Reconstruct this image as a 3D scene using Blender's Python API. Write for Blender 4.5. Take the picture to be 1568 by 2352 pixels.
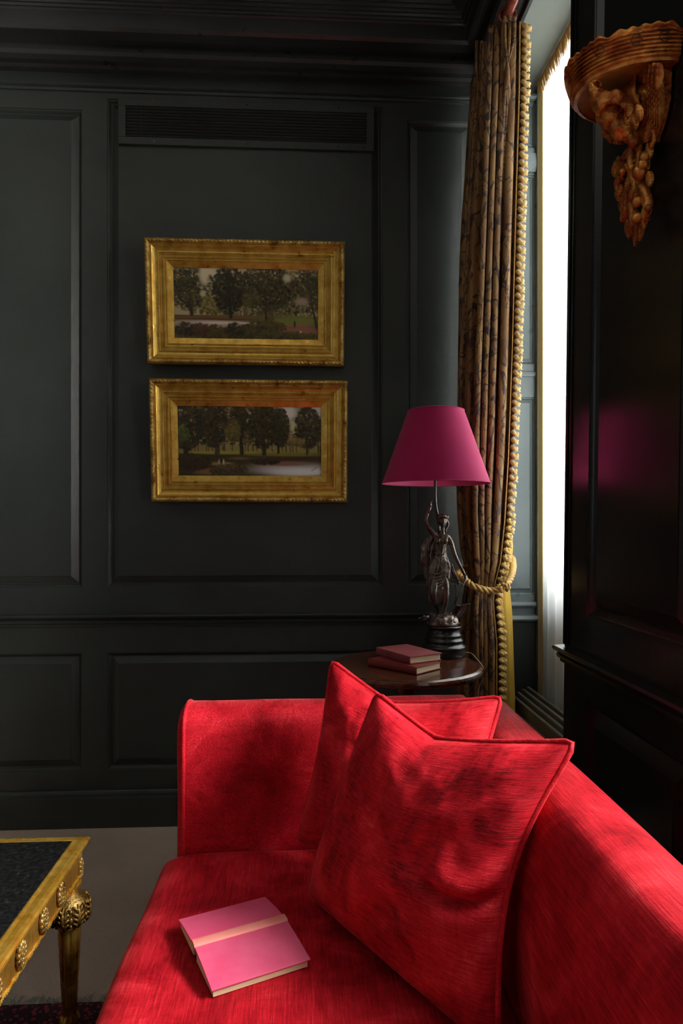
import bpy, bmesh, math, random
import numpy as np
from mathutils import Vector, Matrix, noise
R = math.radians; PI = math.pi
random.seed(7)
S = bpy.context.scene
for o in list(bpy.data.objects): bpy.data.objects.remove(o)
C = S.collection

# ------------------------------------------------------------ camera
HC = 1.25; F = 1568.0; TH = 0.0536; ct, st = math.cos(TH), math.sin(TH)
cam = bpy.data.cameras.new('camera'); co = bpy.data.objects.new('camera', cam); C.objects.link(co)
cam.sensor_fit = 'AUTO'; cam.sensor_width = 36; cam.lens = 24; cam.shift_y = 24/2352
cam.clip_start = 0.02
co.location = (0, 0, HC); co.rotation_euler = (PI/2, 0, -TH)
S.camera = co
# ------------------------------------------------------------ exposure, world, daylight, fill
S.view_settings.view_transform = 'Standard'
try: S.view_settings.look = 'None'
except Exception: pass
S.view_settings.gamma = 1; S.view_settings.use_curve_mapping = False
S.view_settings.exposure = 0.0
w = bpy.data.worlds.new('sky'); S.world = w; w.use_nodes = True
w.node_tree.nodes['Background'].inputs[0].default_value = (.72, .84, 1, 1)
w.node_tree.nodes['Background'].inputs[1].default_value = 2.0
def area(name, loc, rot, sx, sy, power, color=(1, 1, 1), spread=PI):
    l = bpy.data.lights.new(name, 'AREA'); l.shape = 'RECTANGLE'; l.size = sx; l.size_y = sy
    l.energy = power; l.color = color; l.spread = spread
    o = bpy.data.objects.new(name, l); C.objects.link(o); o.location = loc; o.rotation_euler = rot
    return o
# daylight outside the visible window, outside the nearer window in the same wall, and an added fill light, no window, far to the left
area('daylight_window_near_corner', (1.165, 2.42, 2.08), (0, R(90), 0), 2.1, .68, 54, (.95, .98, 1))
area('daylight_window_beside_camera', (1.20, .86, 2.12), (0, R(90), 0), 1.6, .78, 235, (1, .96, .90), R(150))
area('fill_left_end', (-2.9, -1.6, 1.9), (0, R(-90), R(25)), 2.0, 1.6, 9, (.92, .97, 1))

# ------------------------------------------------------------ pixel -> place helpers
def P(px, py, d=None, X=None, Y=None, Z=None):
    t = (px-784)/F; u = (1200-py)/F
    if Z is not None: d = (Z-HC)/u
    if Y is not None: X = Y*(st+t*ct)/(ct-t*st); d = X*st+Y*ct
    elif X is not None: Yv = X*(ct-t*st)/(st+t*ct); d = X*st+Yv*ct
    xc = t*d
    return Vector((xc*ct+d*st, -xc*st+d*ct, HC+u*d))
def lerp(a, b, t): return a+(b-a)*t
def interp(x, pts):
    if x <= pts[0][0]: return pts[0][1]
    for (a, fa), (b, fb) in zip(pts, pts[1:]):
        if x <= b: return fa+(fb-fa)*(x-a)/(b-a)
    return pts[-1][1]
def smooth(t): t = max(0, min(1, t)); return t*t*(3-2*t)

# ------------------------------------------------------------ materials
def srgb(h):
    c = [int(h[i:i+2], 16)/255 for i in (0, 2, 4)]
    return tuple([x/12.92 if x <= .04045 else ((x+.055)/1.055)**2.4 for x in c]+[1])
class NT:
    def __init__(s, name):
        s.m = bpy.data.materials.new(name); s.m.use_nodes = True; s.t = s.m.node_tree
        s.b = s.t.nodes['Principled BSDF']
    def n(s, typ, **k):
        x = s.t.nodes.new(typ)
        for a, v in k.items():
            if a in ('operation', 'blend_type', 'data_type', 'wave_type', 'bands_direction', 'feature', 'attribute_name', 'layer_name', 'wave_profile'): setattr(x, a, v)
        return x
    def l(s, a, b): s.t.links.new(a, b)
    def coord(s, scale=(1, 1, 1), kind='Object', rot=(0, 0, 0)):
        c = s.n('ShaderNodeTexCoord'); m = s.n('ShaderNodeMapping'); m.inputs['Scale'].default_value = scale
        m.inputs['Rotation'].default_value = rot
        s.l(c.outputs[kind], m.inputs[0]); return m.outputs[0]
    def noise(s, scale, vec, detail=4, rough=.55, dist=0):
        x = s.n('ShaderNodeTexNoise'); x.inputs['Scale'].default_value = scale; x.inputs['Detail'].default_value = detail
        x.inputs['Roughness'].default_value = rough; x.inputs['Distortion'].default_value = dist
        s.l(vec, x.inputs['Vector']); return x.outputs['Fac']
    def ramp(s, fac, stops):
        r = s.n('ShaderNodeValToRGB'); e = r.color_ramp.elements
        e[0].position, e[0].color = stops[0]; e[1].position, e[1].color = stops[-1]
        for p, c in stops[1:-1]: k = e.new(p); k.color = c
        s.l(fac, r.inputs[0]); return r.outputs[0]
    def mix(s, f, a, b, bt='MIX'):
        x = s.n('ShaderNodeMixRGB', blend_type=bt)
        for i, v in ((0, f), (1, a), (2, b)):
            if hasattr(v, 'type') and hasattr(v, 'node'): s.l(v, x.inputs[i])
            else: x.inputs[i].default_value = v
        return x.outputs[0]
    def math(s, op, a, b=0.):
        x = s.n('ShaderNodeMath', operation=op)
        for i, v in ((0, a), (1, b)):
            if hasattr(v, 'node'): s.l(v, x.inputs[i])
            else: x.inputs[i].default_value = v
        return x.outputs[0]
    def bump(s, h, strength=.3, dist=.002, prev=None):
        x = s.n('ShaderNodeBump'); x.inputs['Strength'].default_value = strength; x.inputs['Distance'].default_value = dist
        s.l(h, x.inputs['Height'])
        if prev: s.l(prev, x.inputs['Normal'])
        s.l(x.outputs[0], s.b.inputs['Normal']); return x.outputs[0]
    def set(s, **k):
        for a, v in k.items():
            a = a.replace('_', ' ')
            i = s.b.inputs[a]
            if hasattr(v, 'node'): s.l(v, i)
            else: i.default_value = v
        return s
G4 = lambda v: (v, v, v, 1)

def paint(name, col, col2, rough, weave=.25, blotch=1.0):
    m = NT(name); v = m.coord()
    n = m.noise(3.0, v, 5)
    c = m.ramp(n, [(.35, col), (.65, col2)])
    wx = m.noise(1, m.coord((22, 22, 620)), 2); wz = m.noise(1, m.coord((620, 620, 16)), 2)
    h = m.math('ADD', wx, wz)
    m.set(Base_Color=c, Roughness=m.math('ADD', m.math('MULTIPLY', m.noise(14, v, 3), .16), rough-.08))
    b = m.bump(h, weave, .0012)
    m.bump(m.noise(9, v, 3), .12*blotch, .01, b)
    return m.m
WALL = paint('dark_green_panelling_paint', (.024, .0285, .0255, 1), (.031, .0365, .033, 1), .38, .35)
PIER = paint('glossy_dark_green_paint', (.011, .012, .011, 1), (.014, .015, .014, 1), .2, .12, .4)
CORN = paint('dark_cornice_gloss_paint', (.028, .03, .028, 1), (.04, .036, .037, 1), .3, .05, 2.5)
REVEAL = paint('blue_grey_shutter_paint', (.10, .135, .14, 1), (.14, .18, .185, 1), .3, .03, 2)
SOFFIT = paint('grey_green_soffit_paint', (.16, .18, .155, 1), (.19, .21, .18, 1), .6, .02, .6)
CEIL = paint('ceiling_paint', (.3, .3, .28, 1), (.34, .34, .31, 1), .7, .02, .5)

def velvet(uv=False):
    m = NT('red_crushed_velvet_cushion' if uv else 'red_crushed_velvet')
    if uv:
        big = m.noise(1, m.coord((3.2, 2.6, 1), 'UV'), 6, .66, .8)
        s1 = m.noise(1, m.coord((10, 120, 1), 'UV', rot=(0, 0, .10)), 4, .7); s2 = m.noise(1, m.coord((30, 300, 1), 'UV', rot=(0, 0, .10)), 3, .7); s3 = m.noise(1, m.coord((200, 14, 1), 'UV'), 3, .6)
    else:
        big = m.noise(6.5, m.coord((1, 1, 1)), 6, .66, .8)
        s1 = m.noise(1, m.coord((260, 11, 240), rot=(0, 0, .06)), 4, .7); s2 = m.noise(1, m.coord((620, 26, 560), rot=(0, 0, .06)), 3, .7); s3 = m.noise(1, m.coord((20, 420, 500)), 3, .6)
    s = m.math('ADD', m.math('MULTIPLY', s1, .5), m.math('ADD', m.math('MULTIPLY', s2, .36), m.math('MULTIPLY', s3, .14)))
    tot = m.math('ADD', m.math('MULTIPLY', big, .44), m.math('MULTIPLY', s, .56))
    col = m.ramp(tot, [(.39 if uv else .36, (.10, .0006, .003, 1) if uv else (.17, .001, .005, 1)), (.46, (.40, .003, .011, 1)), (.54, (.66, .011, .026, 1)), (.63, (.86, .06, .075, 1))])
    m.set(Base_Color=col, Roughness=.6, Sheen_Weight=m.ramp(big, [(.38, G4(.05)), (.62, G4(.8))]), Sheen_Roughness=.35, Sheen_Tint=(1, .2, .2, 1))
    m.b.inputs['Specular IOR Level'].default_value = .2
    m.bump(tot, .7, .004)
    return m.m
VELVETUV = velvet(True)
VELVET = velvet()
def simple(name, col, rough=.5, metal=0, bump=None, col2=None, ns=8, **k):
    m = NT(name); v = m.coord()
    c = m.ramp(m.noise(ns, v, 5), [(.35, col), (.65, col2 or tuple([x*1.25 for x in col[:3]]+[1]))])
    m.set(Base_Color=c, Roughness=rough, Metallic=metal, **k)
    if bump: m.bump(m.noise(bump[0], v, 5), bump[1], bump[2])
    return m.m
def gilt(name, a, b, dark, rough=.33, metal=.75, bs=60, bstr=.25, ridges=None):
    m = NT(name); v = m.coord()
    c = m.ramp(m.noise(24, v, 6, .6), [(.30, dark), (.47, a), (.70, b)])
    m.set(Base_Color=c, Roughness=m.ramp(m.noise(30, v, 4), [(.3, G4(rough-.08)), (.7, G4(rough+.15))]), Metallic=metal)
    m.bump(m.noise(bs, v, 4), bstr, .002)
    return m.m
GILT = gilt('old_gilt_frame', (.62, .37, .065, 1), (.76, .50, .12, 1), (.50, .23, .035, 1))
GILTORN = gilt('gilt_beading', (.50, .30, .07, 1), (.78, .56, .18, 1), (.12, .055, .012, 1), .34, .7, 320, .8)
GILTRED = gilt('red_gold_carving', (.40, .11, .018, 1), (.82, .40, .085, 1), (.16, .02, .006, 1), .32, .6, 190, .8)
GILTBR = gilt('bright_gilt_table', (.68, .37, .045, 1), (.82, .54, .12, 1), (.50, .22, .02, 1), .24, .7, 70, .12)
GILTDK = gilt('antique_carved_gilt', (.30, .17, .04, 1), (.66, .47, .16, 1), (.035, .018, .006, 1), .34, .75, 200, .9)
BRONZE = gilt('patinated_bronze', (.13, .095, .078, 1), (.22, .18, .155, 1), (.07, .035, .026, 1), .26, .75, 90, .2)
PLINTH = simple('ebonised_plinth', (.012, .011, .011, 1), .25, 0)
STEEL = simple('dull_steel_rod', (.09, .09, .09, 1), .35, .9)
BRASS = simple('small_brass', (.6, .36, .08, 1), .3, .9)

def shade_mat():
    m = NT('pink_cotton_lamp_shade'); v = m.coord()
    h = m.math('ADD', m.noise(1, m.coord((90, 90, 900)), 2), m.noise(1, m.coord((700, 700, 40)), 2))
    m.set(Base_Color=m.ramp(m.noise(5, v), [(.3, (.44, .013, .105, 1)), (.7, (.50, .020, .135, 1))]), Roughness=.8, Sheen_Weight=.2)
    m.b.inputs['Specular IOR Level'].default_value = .15
    m.bump(h, .2, .001)
    tr = m.n('ShaderNodeBsdfTranslucent'); tr.inputs[0].default_value = (.75, .05, .25, 1)
    mx = m.n('ShaderNodeMixShader'); mx.inputs[0].default_value = .22
    m.l(m.b.outputs[0], mx.inputs[1]); m.l(tr.outputs[0], mx.inputs[2])
    m.l(mx.outputs[0], m.t.nodes['Material Output'].inputs[0])
    return m.m
SHADE = shade_mat()
SHADEIN = simple('pink_shade_lining', (.62, .07, .2, 1), .7)

def damask(kind='UV', k=1.):
    m = NT('gold_and_plum_damask'); v = m.coord((1.5*k, 1.5*k, 1.5*k) if kind != 'UV' else (1.5, 1., 1), kind)
    n1 = m.noise(4.6, v, 1.5, .5, 1.2); n2 = m.noise(7.5, v, 2, .5, 1.6)
    l1 = m.ramp(m.math('ABSOLUTE', m.math('SUBTRACT', n1, .5)), [(.012, G4(1)), (.022, G4(0))])
    l2 = m.ramp(m.math('ABSOLUTE', m.math('SUBTRACT', n2, .53)), [(.010, G4(1)), (.018, G4(0))])
    leaf = m.ramp(m.noise(10, v, 3, .6, 1.0), [(.60, G4(0)), (.63, G4(1))])
    mask = m.mix(1., m.mix(1., l1, l2, 'LIGHTEN'), leaf, 'LIGHTEN')
    ground = m.ramp(m.noise(5, v, 4), [(.35, (.155, .068, .018, 1)), (.65, (.30, .165, .052, 1))])
    c = m.mix(mask, ground, (.045, .020, .014, 1))
    m.set(Base_Color=c, Roughness=.5)
    m.b.inputs['Specular IOR Level'].default_value = .45
    m.bump(m.noise(1, m.coord((60, 900, 1), 'UV'), 2), .3, .001)
    return m.m
PLEATM = damask('Object', 2)
DAMASK = damask()
CORD = simple('gold_silk_cord', (.50, .30, .08, 1), .5, 0, (400, .4, .001))
FRINGE = simple('gold_fringe_silk', (.62, .42, .15, 1), .6, 0, (500, .6, .001), (.42, .24, .07, 1), 60)
def fabric_translucent(name, col, tcol, f, transp=0, uvbump=False):
    m = NT(name); m.set(Base_Color=col, Roughness=.8)
    v = m.coord(); m.bump(m.noise(1, m.coord((40, 300, 20)), 3), .3, .002)
    tr = m.n('ShaderNodeBsdfTranslucent'); tr.inputs[0].default_value = tcol
    mx = m.n('ShaderNodeMixShader'); mx.inputs[0].default_value = f
    m.l(m.b.outputs[0], mx.inputs[1]); m.l(tr.outputs[0], mx.inputs[2]); out = mx.outputs[0]
    if transp:
        tp = m.n('ShaderNodeBsdfTransparent'); m2 = m.n('ShaderNodeMixShader'); m2.inputs[0].default_value = transp
        m.l(out, m2.inputs[1]); m.l(tp.outputs[0], m2.inputs[2]); out = m2.outputs[0]
    m.l(out, m.t.nodes['Material Output'].inputs[0]); return m.m
LINING = fabric_translucent('yellow_satin_lining', (.72, .48, .07, 1), (.8, .55, .1, 1), .45)
SHEER = fabric_translucent('white_net_sheer', (.8, .79, .72, 1), (.9, .9, .85, 1), .6, .12)
def wood(name, a, b, rough, coat=.5):
    m = NT(name); n = m.noise(1, m.coord((6, 60, 60)), 6, .6, 1.2)
    m.set(Base_Color=m.ramp(n, [(.35, a), (.65, b)]), Roughness=rough, Coat_Weight=coat, Coat_Roughness=.08); return m.m
MAHOG = wood('polished_mahogany', (.04, .010, .005, 1), (.12, .034, .014, 1), .22)
POLE = wood('red_brown_turned_wood', (.13, .025, .014, 1), (.28, .07, .04, 1), .25)
def cloth_cover(name, a, b, rough=.6):
    m = NT(name); v = m.coord()
    m.set(Base_Color=m.ramp(m.noise(12, v, 5, .6), [(.3, a), (.7, b)]), Roughness=rough)
    m.bump(m.noise(900, v, 2), .25, .0006); return m.m
PINKCLOTH = cloth_cover('faded_pink_book_cloth', (.80, .075, .19, 1), (.88, .14, .28, 1), .5)
PINKSPINE = cloth_cover('sun_faded_spine_cloth', (.90, .26, .24, 1), (.92, .36, .28, 1), .55)
OLDPINK = cloth_cover('worn_rose_book_cloth', (.24, .045, .05, 1), (.33, .08, .085, 1), .5)
OLDRED = cloth_cover('worn_red_book_cloth', (.13, .010, .010, 1), (.22, .02, .016, 1), .45)
GOLDINK = simple('gold_lettering', (.85, .42, .12, 1), .4, .5)
def pages():
    m = NT('cream_page_edges'); n = m.noise(1, m.coord((20, 20, 1800)), 2)
    m.set(Base_Color=m.ramp(n, [(.3, (.62, .48, .29, 1)), (.7, (.86, .72, .48, 1))]), Roughness=.8); m.bump(n, .4, .0006); return m.m
PAGES = pages()
def marble():
    m = NT('black_marble_top'); v = m.coord((1, 1, 1))
    m.set(Base_Color=m.ramp(m.noise(85, v, 6, .7), [(.45, (.006, .006, .007, 1)), (.62, (.018, .018, .018, 1)), (.72, (.07, .068, .065, 1))]), Roughness=.22); return m.m
MARBLE = marble()
def carpet():
    m = NT('beige_wool_carpet'); v = m.coord()
    a = m.ramp(m.noise(260, v, 3, .7), [(.3, (.52, .385, .295, 1)), (.7, (.84, .66, .53, 1))])
    c = m.mix(m.ramp(m.noise(2.5, v, 4), [(.35, G4(0)), (.65, G4(.35))]), a, (.34, .26, .21, 1))
    m.set(Base_Color=c, Roughness=.95); m.bump(m.noise(420, v, 3), .9, .006); return m.m
CARPET = carpet()
def rugm():
    m = NT('red_patterned_rug'); v = m.coord()
    vo = m.n('ShaderNodeTexVoronoi', feature='F1'); vo.inputs['Scale'].default_value = 70; m.l(v, vo.inputs['Vector'])
    c = m.ramp(vo.outputs['Distance'], [(.12, (.30, .02, .035, 1)), (.34, (.36, .03, .05, 1)), (.42, (.03, .02, .035, 1)), (.65, (.06, .016, .022, 1))])
    m.set(Base_Color=c, Roughness=.95); m.bump(m.noise(500, v, 2), .8, .004); return m.m
RUG = rugm()
RUGFR = simple('pale_blue_green_fringe', (.22, .25, .22, 1), .9, 0, None, (.36, .38, .33, 1), 40)
RADM = simple('stone_coloured_radiator', (.11, .10, .08, 1), .35, 0, None, (.14, .13, .10, 1))
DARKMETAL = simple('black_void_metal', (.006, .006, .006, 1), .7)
SCREW = simple('pale_screw_head', (.18, .18, .16, 1), .4, .6)
GLASSM = NT('window_glass'); _gt = GLASSM.n('ShaderNodeBsdfTransparent'); _gg = GLASSM.n('ShaderNodeBsdfGlossy'); _gg.inputs['Roughness'].default_value = .02
_gf = GLASSM.n('ShaderNodeFresnel'); _gf.inputs[0].default_value = 1.35; _gm = GLASSM.n('ShaderNodeMixShader')
GLASSM.l(_gf.outputs[0], _gm.inputs[0]); GLASSM.l(_gt.outputs[0], _gm.inputs[1]); GLASSM.l(_gg.outputs[0], _gm.inputs[2]); GLASSM.l(_gm.outputs[0], GLASSM.t.nodes['Material Output'].inputs[0]); GLASS = GLASSM.m
WHITEWOOD = simple('white_sash_paint', (.7, .7, .67, 1), .4)
DARKBASE = simple('dark_sofa_base_cloth', (.02, .004, .005, 1), .9)
WIRE = simple('cream_lamp_cord', (.35, .26, .16, 1), .5)

# ------------------------------------------------------------ object helpers
def worldloc(p):
    v = Vector((0, 0, 0))
    while p is not None: v += Vector(p.location); p = p.parent
    return v
def obj(name, bm, m, parent=None, label=None, cat=None, group=None, kind=None, sm=False, sub=0, bevel=0, origin=None):
    bmesh.ops.recalc_face_normals(bm, faces=bm.faces)
    off = worldloc(parent) if parent else (Vector(origin) if origin else Vector((0, 0, 0)))
    bmesh.ops.translate(bm, verts=bm.verts, vec=-off)
    me = bpy.data.meshes.new(name); bm.to_mesh(me); bm.free()
    for x in (m if isinstance(m, (list, tuple)) else [m]): me.materials.append(x)
    if sm:
        for p in me.polygons: p.use_smooth = True
    o = bpy.data.objects.new(name, me); C.objects.link(o)
    if parent: o.parent = parent
    elif origin: o.location = origin
    if bevel:
        b = o.modifiers.new('bevel', 'BEVEL'); b.width = bevel; b.segments = 3; b.limit_method = 'ANGLE'; b.angle_limit = R(35)
    if sub:
        s = o.modifiers.new('subdivision', 'SUBSURF'); s.levels = sub; s.render_levels = sub
    if label: o['label'] = label
    if cat: o['category'] = cat
    if group: o['group'] = group
    if kind: o['kind'] = kind
    return o
def struct(name, bm, m, parent=None, **k): return obj(name, bm, m, parent, kind=None if parent else 'structure', **k)
def thing(name, label, cat, loc, group=None):
    o = bpy.data.objects.new(name, None); C.objects.link(o); o.location = loc; o.empty_display_size = .05
    o['label'] = label; o['category'] = cat
    if group: o['group'] = group
    return o
def B(): return bmesh.new()
def box(bm, x0, x1, y0, y1, z0, z1):
    vs = [bm.verts.new((x, y, z)) for x in (x0, x1) for y in (y0, y1) for z in (z0, z1)]
    for f in ((0, 1, 3, 2), (4, 6, 7, 5), (0, 4, 5, 1), (2, 3, 7, 6), (0, 2, 6, 4), (1, 5, 7, 3)): bm.faces.new([vs[i] for i in f])
    return vs
def obox(bm, c, ax, ay, az):      # oriented box: centre and half axes
    vs = [bm.verts.new(c+ax*i+ay*j+az*k) for i in (-1, 1) for j in (-1, 1) for k in (-1, 1)]
    for f in ((0, 1, 3, 2), (4, 6, 7, 5), (0, 4, 5, 1), (2, 3, 7, 6), (0, 2, 6, 4), (1, 5, 7, 3)): bm.faces.new([vs[i] for i in f])
def grid(bm, rows, closeu=False, closev=False, uv=None, caps=False):
    V = [[bm.verts.new(p) for p in r] for r in rows]
    n, k = len(V), len(V[0]); L = bm.loops.layers.uv.verify() if uv else None
    for i in range(n if closev else n-1):
        for j in range(k if closeu else k-1):
            a, b = (i, (i+1) % n), (j, (j+1) % k)
            f = bm.faces.new((V[a[0]][b[0]], V[a[0]][b[1]], V[a[1]][b[1]], V[a[1]][b[0]]))
            if uv:
                for lp, (p, q) in zip(f.loops, ((i, j), (i, j+1), (i+1, j+1), (i+1, j))): lp[L].uv = uv(p, q)
    if caps:
        bm.faces.new(V[0]); bm.faces.new(V[-1])
    return V
def lathe(bm, prof, c, segs=48, fn=None):
    rows = []
    for r, z in prof:
        rows.append([Vector((c[0]+(r if not fn else fn(r, z, a))*math.cos(a), c[1]+(r if not fn else fn(r, z, a))*math.sin(a), c[2]+z)) for a in [2*PI*i/segs for i in range(segs)]])
    grid(bm, rows, closeu=True, caps=True)
def frames(pts, closed=False):
    n = len(pts); T = []
    for i in range(n):
        a = pts[(i-1) % n] if (closed or i > 0) else pts[i]; b = pts[(i+1) % n] if (closed or i < n-1) else pts[i]
        T.append((b-a).normalized())
    up = Vector((0, 0, 1)) if abs(T[0].z) < .9 else Vector((1, 0, 0))
    N = (up-T[0]*up.dot(T[0])).normalized(); out = []
    for t in T:
        N = (N-t*N.dot(t)).normalized(); out.append((t, N, t.cross(N)))
    return out
def tube(bm, pts, r, segs=8, closed=False):
    pts = [Vector(p) for p in pts]; fr = frames(pts, closed); rows = []
    for i, (p, (t, n, b)) in enumerate(zip(pts, fr)):
        ri = r[i] if isinstance(r, (list, tuple)) else r
        rows.append([p+(n*math.cos(a)+b*math.sin(a))*ri for a in [2*PI*k/segs for k in range(segs)]])
    grid(bm, rows, closeu=True, closev=closed, caps=not closed)
def rope(bm, pts, r, strands=3, pitch=.02, segs=6, closed=False):
    pts = [Vector(p) for p in pts]; fr = frames(pts, closed)
    for s in range(strands):
        acc = 0; path = []
        for i, (p, (t, n, b)) in enumerate(zip(pts, fr)):
            if i: acc += (p-pts[i-1]).length
            a = 2*PI*(acc/pitch+s/strands)
            path.append(p+(n*math.cos(a)+b*math.sin(a))*r*.52)
        tube(bm, path, r*.56, segs, closed)
def spline(pts, n=8, closed=False):
    pts = [Vector(p) for p in pts]; out = []; N = len(pts)
    for i in range(N if closed else N-1):
        if closed: a, b, c, d = pts[i-1], pts[i], pts[(i+1) % N], pts[(i+2) % N]
        else: a, b, c, d = pts[max(i-1, 0)], pts[i], pts[i+1], pts[min(i+2, N-1)]
        for k in range(n):
            t = k/n; out.append(.5*((2*b)+(c-a)*t+(2*a-5*b+4*c-d)*t*t+(3*b-a-3*c+d)*t**3))
    if not closed: out.append(pts[-1])
    return out
def ball(bm, c, rx, ry=None, rz=None, u=14, v=9, M=None):
    ry = ry or rx; rz = rz or rx
    r = bmesh.ops.create_uvsphere(bm, u_segments=u, v_segments=v, radius=1)
    M = M or Matrix.Identity(4)
    for x in r['verts']: x.co = Vector(c)+(M @ Vector((x.co.x*rx, x.co.y*ry, x.co.z*rz)))
    return r['verts']
def prism(bm, poly, z0, z1):
    a = [bm.verts.new((x, y, z0)) for x, y in poly]; b = [bm.verts.new((x, y, z1)) for x, y in poly]
    bm.faces.new(a); bm.faces.new(b)
    for i in range(len(a)): j = (i+1) % len(a); bm.faces.new((a[i], a[j], b[j], b[i]))
def rough_up(bm, amp, sc, seed=0):
    bm.normal_update()
    for v in bm.verts: v.co += v.normal*amp*noise.noise(v.co*sc+Vector((seed, 0, 0)))
def skin(points, edges, sub=2):
    me = bpy.data.meshes.new('s'); me.from_pydata([p[0] for p in points], edges, [])
    o = bpy.data.objects.new('s', me); C.objects.link(o)
    o.modifiers.new('k', 'SKIN'); s = o.modifiers.new('u', 'SUBSURF'); s.levels = s.render_levels = sub
    for i, p in enumerate(points):
        sv = me.skin_vertices[0].data[i]; rr = p[1] if isinstance(p[1], tuple) else (p[1], p[1]); sv.radius = rr; sv.use_root = (i == 0)
    dg = bpy.context.evaluated_depsgraph_get(); dg.update()
    ev = bpy.data.meshes.new_from_object(o.evaluated_get(dg))
    bm = bmesh.new(); bm.from_mesh(ev); bpy.data.objects.remove(o); bpy.data.meshes.remove(me); bpy.data.meshes.remove(ev)
    return bm

# ------------------------------------------------------------ room shell
BY = 2.861; XW = .796; XL = -3.0; YB = -2.6; ZC = 3.45
bm = B(); box(bm, XL-.1, XW+.5, YB-.1, BY+.1, -.08, 0); struct('floor', bm, CARPET)
bm = B(); box(bm, XL-.1, XW+.5, YB-.1, BY+.1, ZC, ZC+.1); struct('ceiling', bm, CEIL)

def zb(py, x=500): return P(x, py, Y=BY).z
def xb(px): return P(px, 1200, Y=BY).x
# panelled wall: a board with openings, each holding a raised and fielded panel
def panelled(bm, u0, u1, z0, z1, rects, mp, rec=.016, mould=.014, bev=.034):
    """mp(u, z, depth): depth>0 sinks into the wall. rects: (a,b,c,d) in u,z"""
    us = sorted({u0, u1, *[r[0] for r in rects], *[r[1] for r in rects]}); zs = sorted({z0, z1, *[r[2] for r in rects], *[r[3] for r in rects]})
    for i in range(len(us)-1):
        for j in range(len(zs)-1):
            cu, cz = (us[i]+us[i+1])/2, (zs[j]+zs[j+1])/2
            if any(a < cu < b and c < cz < d for a, b, c, d in rects): continue
            bm.faces.new([bm.verts.new(mp(*q, 0)) for q in ((us[i], zs[j]), (us[i+1], zs[j]), (us[i+1], zs[j+1]), (us[i], zs[j+1]))])
    for a, b, c, d in rects:
        prof = [(0, 0), (.002, .004), (.005, .0045), (.008, .008), (.011, .012), (mould, rec), (mould+.003, rec), (bev, .0035), (bev+.001, .001)]
        rows = []
        for ins, dep in prof:
            rows.append([mp(a+ins, c+ins, dep), mp(b-ins, c+ins, dep), mp(b-ins, d-ins, dep), mp(a+ins, d-ins, dep)])
        V = grid(bm, rows, closeu=True); bm.faces.new(V[-1])
bw = lambda u, z, dep: Vector((u, BY+dep, z))
z_dado = .868
up_t, up_b = zb(262), zb(1347); lo_t, lo_b = zb(1497), zb(1764)
xs_ = [(-2.75, -1.50), (-1.40, xb(188)), (xb(246), xb(878)), (xb(934), xb(1085))]
bm = B()
panelled(bm, XL, XW, 0, ZC, [(a, b, up_b, up_t if i != 2 else zb(232)-.005) for i, (a, b) in enumerate(xs_)]+[(-2.75, -1.5, lo_b, lo_t), (-1.40, xb(188), lo_b, lo_t), (xb(246), XW-.08, lo_b, lo_t)], bw, bev=.045)
box(bm, XL-.1, XW+.5, BY+.03, BY+.12, 0, ZC)
wall_back = struct('wall_back', bm, WALL)
def strip_x(bm, prof, x0, x1, y):      # profile (projection, z) swept along X
    grid(bm, [[Vector((x, y-p, z)) for p, z in prof] for x in (x0, x1)])
def strip_y(bm, prof, y0, y1, x):
    grid(bm, [[Vector((x-p, y, z)) for p, z in prof] for y in (y0, y1)])
dado = [(0, .822), (.008, .822), (.010, .832), (.018, .836), (.022, .846), (.016, .852), (.030, .858), (.036, .866), (.030, .872), (0, .874)]
bm = B(); strip_x(bm, dado, XL, XW, BY); struct('trim_1', bm, WALL)
skirt = [(0, .150), (.010, .150), (.013, .146), (.016, .138), (.016, .125), (.022, .122), (.022, 0)]
bm = B(); strip_x(bm, skirt, XL, XW, BY); struct('baseboard_back', bm, WALL)
fz = zb(212)
fr = [(0, fz-.018), (.007, fz-.016), (.009, fz-.006), (.004, fz-.002), (.014, fz+.004), (.014, fz+.01), (0, fz+.012)]
bm = B(); strip_x(bm, fr, XL, XW, BY); struct('trim_2', bm, WALL)
corn = [(0, 3.098), (.03, 3.098), (.045, 3.104), (.075, 3.102), (.098, 3.108), (.106, 3.120), (.102, 3.134), (.085, 3.142), (.066, 3.148), (.062, 3.17), (.09, 3.176), (.135, 3.178), (.145, 3.188), (.146, 3.245),
        (.152, 3.250), (.160, 3.250), (.163, 3.258), (.172, 3.258), (.176, 3.266), (.186, 3.264), (.190, 3.274), (.203, 3.270), (.208, 3.282), (.222, 3.276), (.228, 3.290), (.243, 3.284), (.250, 3.300), (.266, 3.30), (.275, 3.33), (.30, 3.36), (.34, 3.40), (.36, 3.45)]
# one mitred cornice round the back and window walls
def shear(z): return -(z-1.25)*.033
bm = B()
grid(bm, [[Vector((XL, BY-p, z)) for p, z in corn], [Vector((XW-p, BY-p, z)) for p, z in corn], [Vector((XW-p, YB, z)) for p, z in corn]])
for v in bm.verts: v.co += Vector((0, 0, .0025*noise.noise(v.co*7)))
struct('trim_3', bm, CORN)

# ------ right wall : reveal of window by the corner, pier, opening of the next window
YR = 2.805; XO = .985; YP = 2.045; ZH = 3.075; N0, N1 = .35, 1.31     # N: the window beside the camera
pw = lambda u, z, dep: Vector((XW+dep, u+shear(z), z))
pier_rects = [(1.36, 1.885, .985, 2.98), (1.36, 1.885, .17, .745)]
bm = B()
panelled(bm, N1, YP, 0, ZH, pier_rects, pw, rec=.02, mould=.018, bev=.06)
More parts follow.
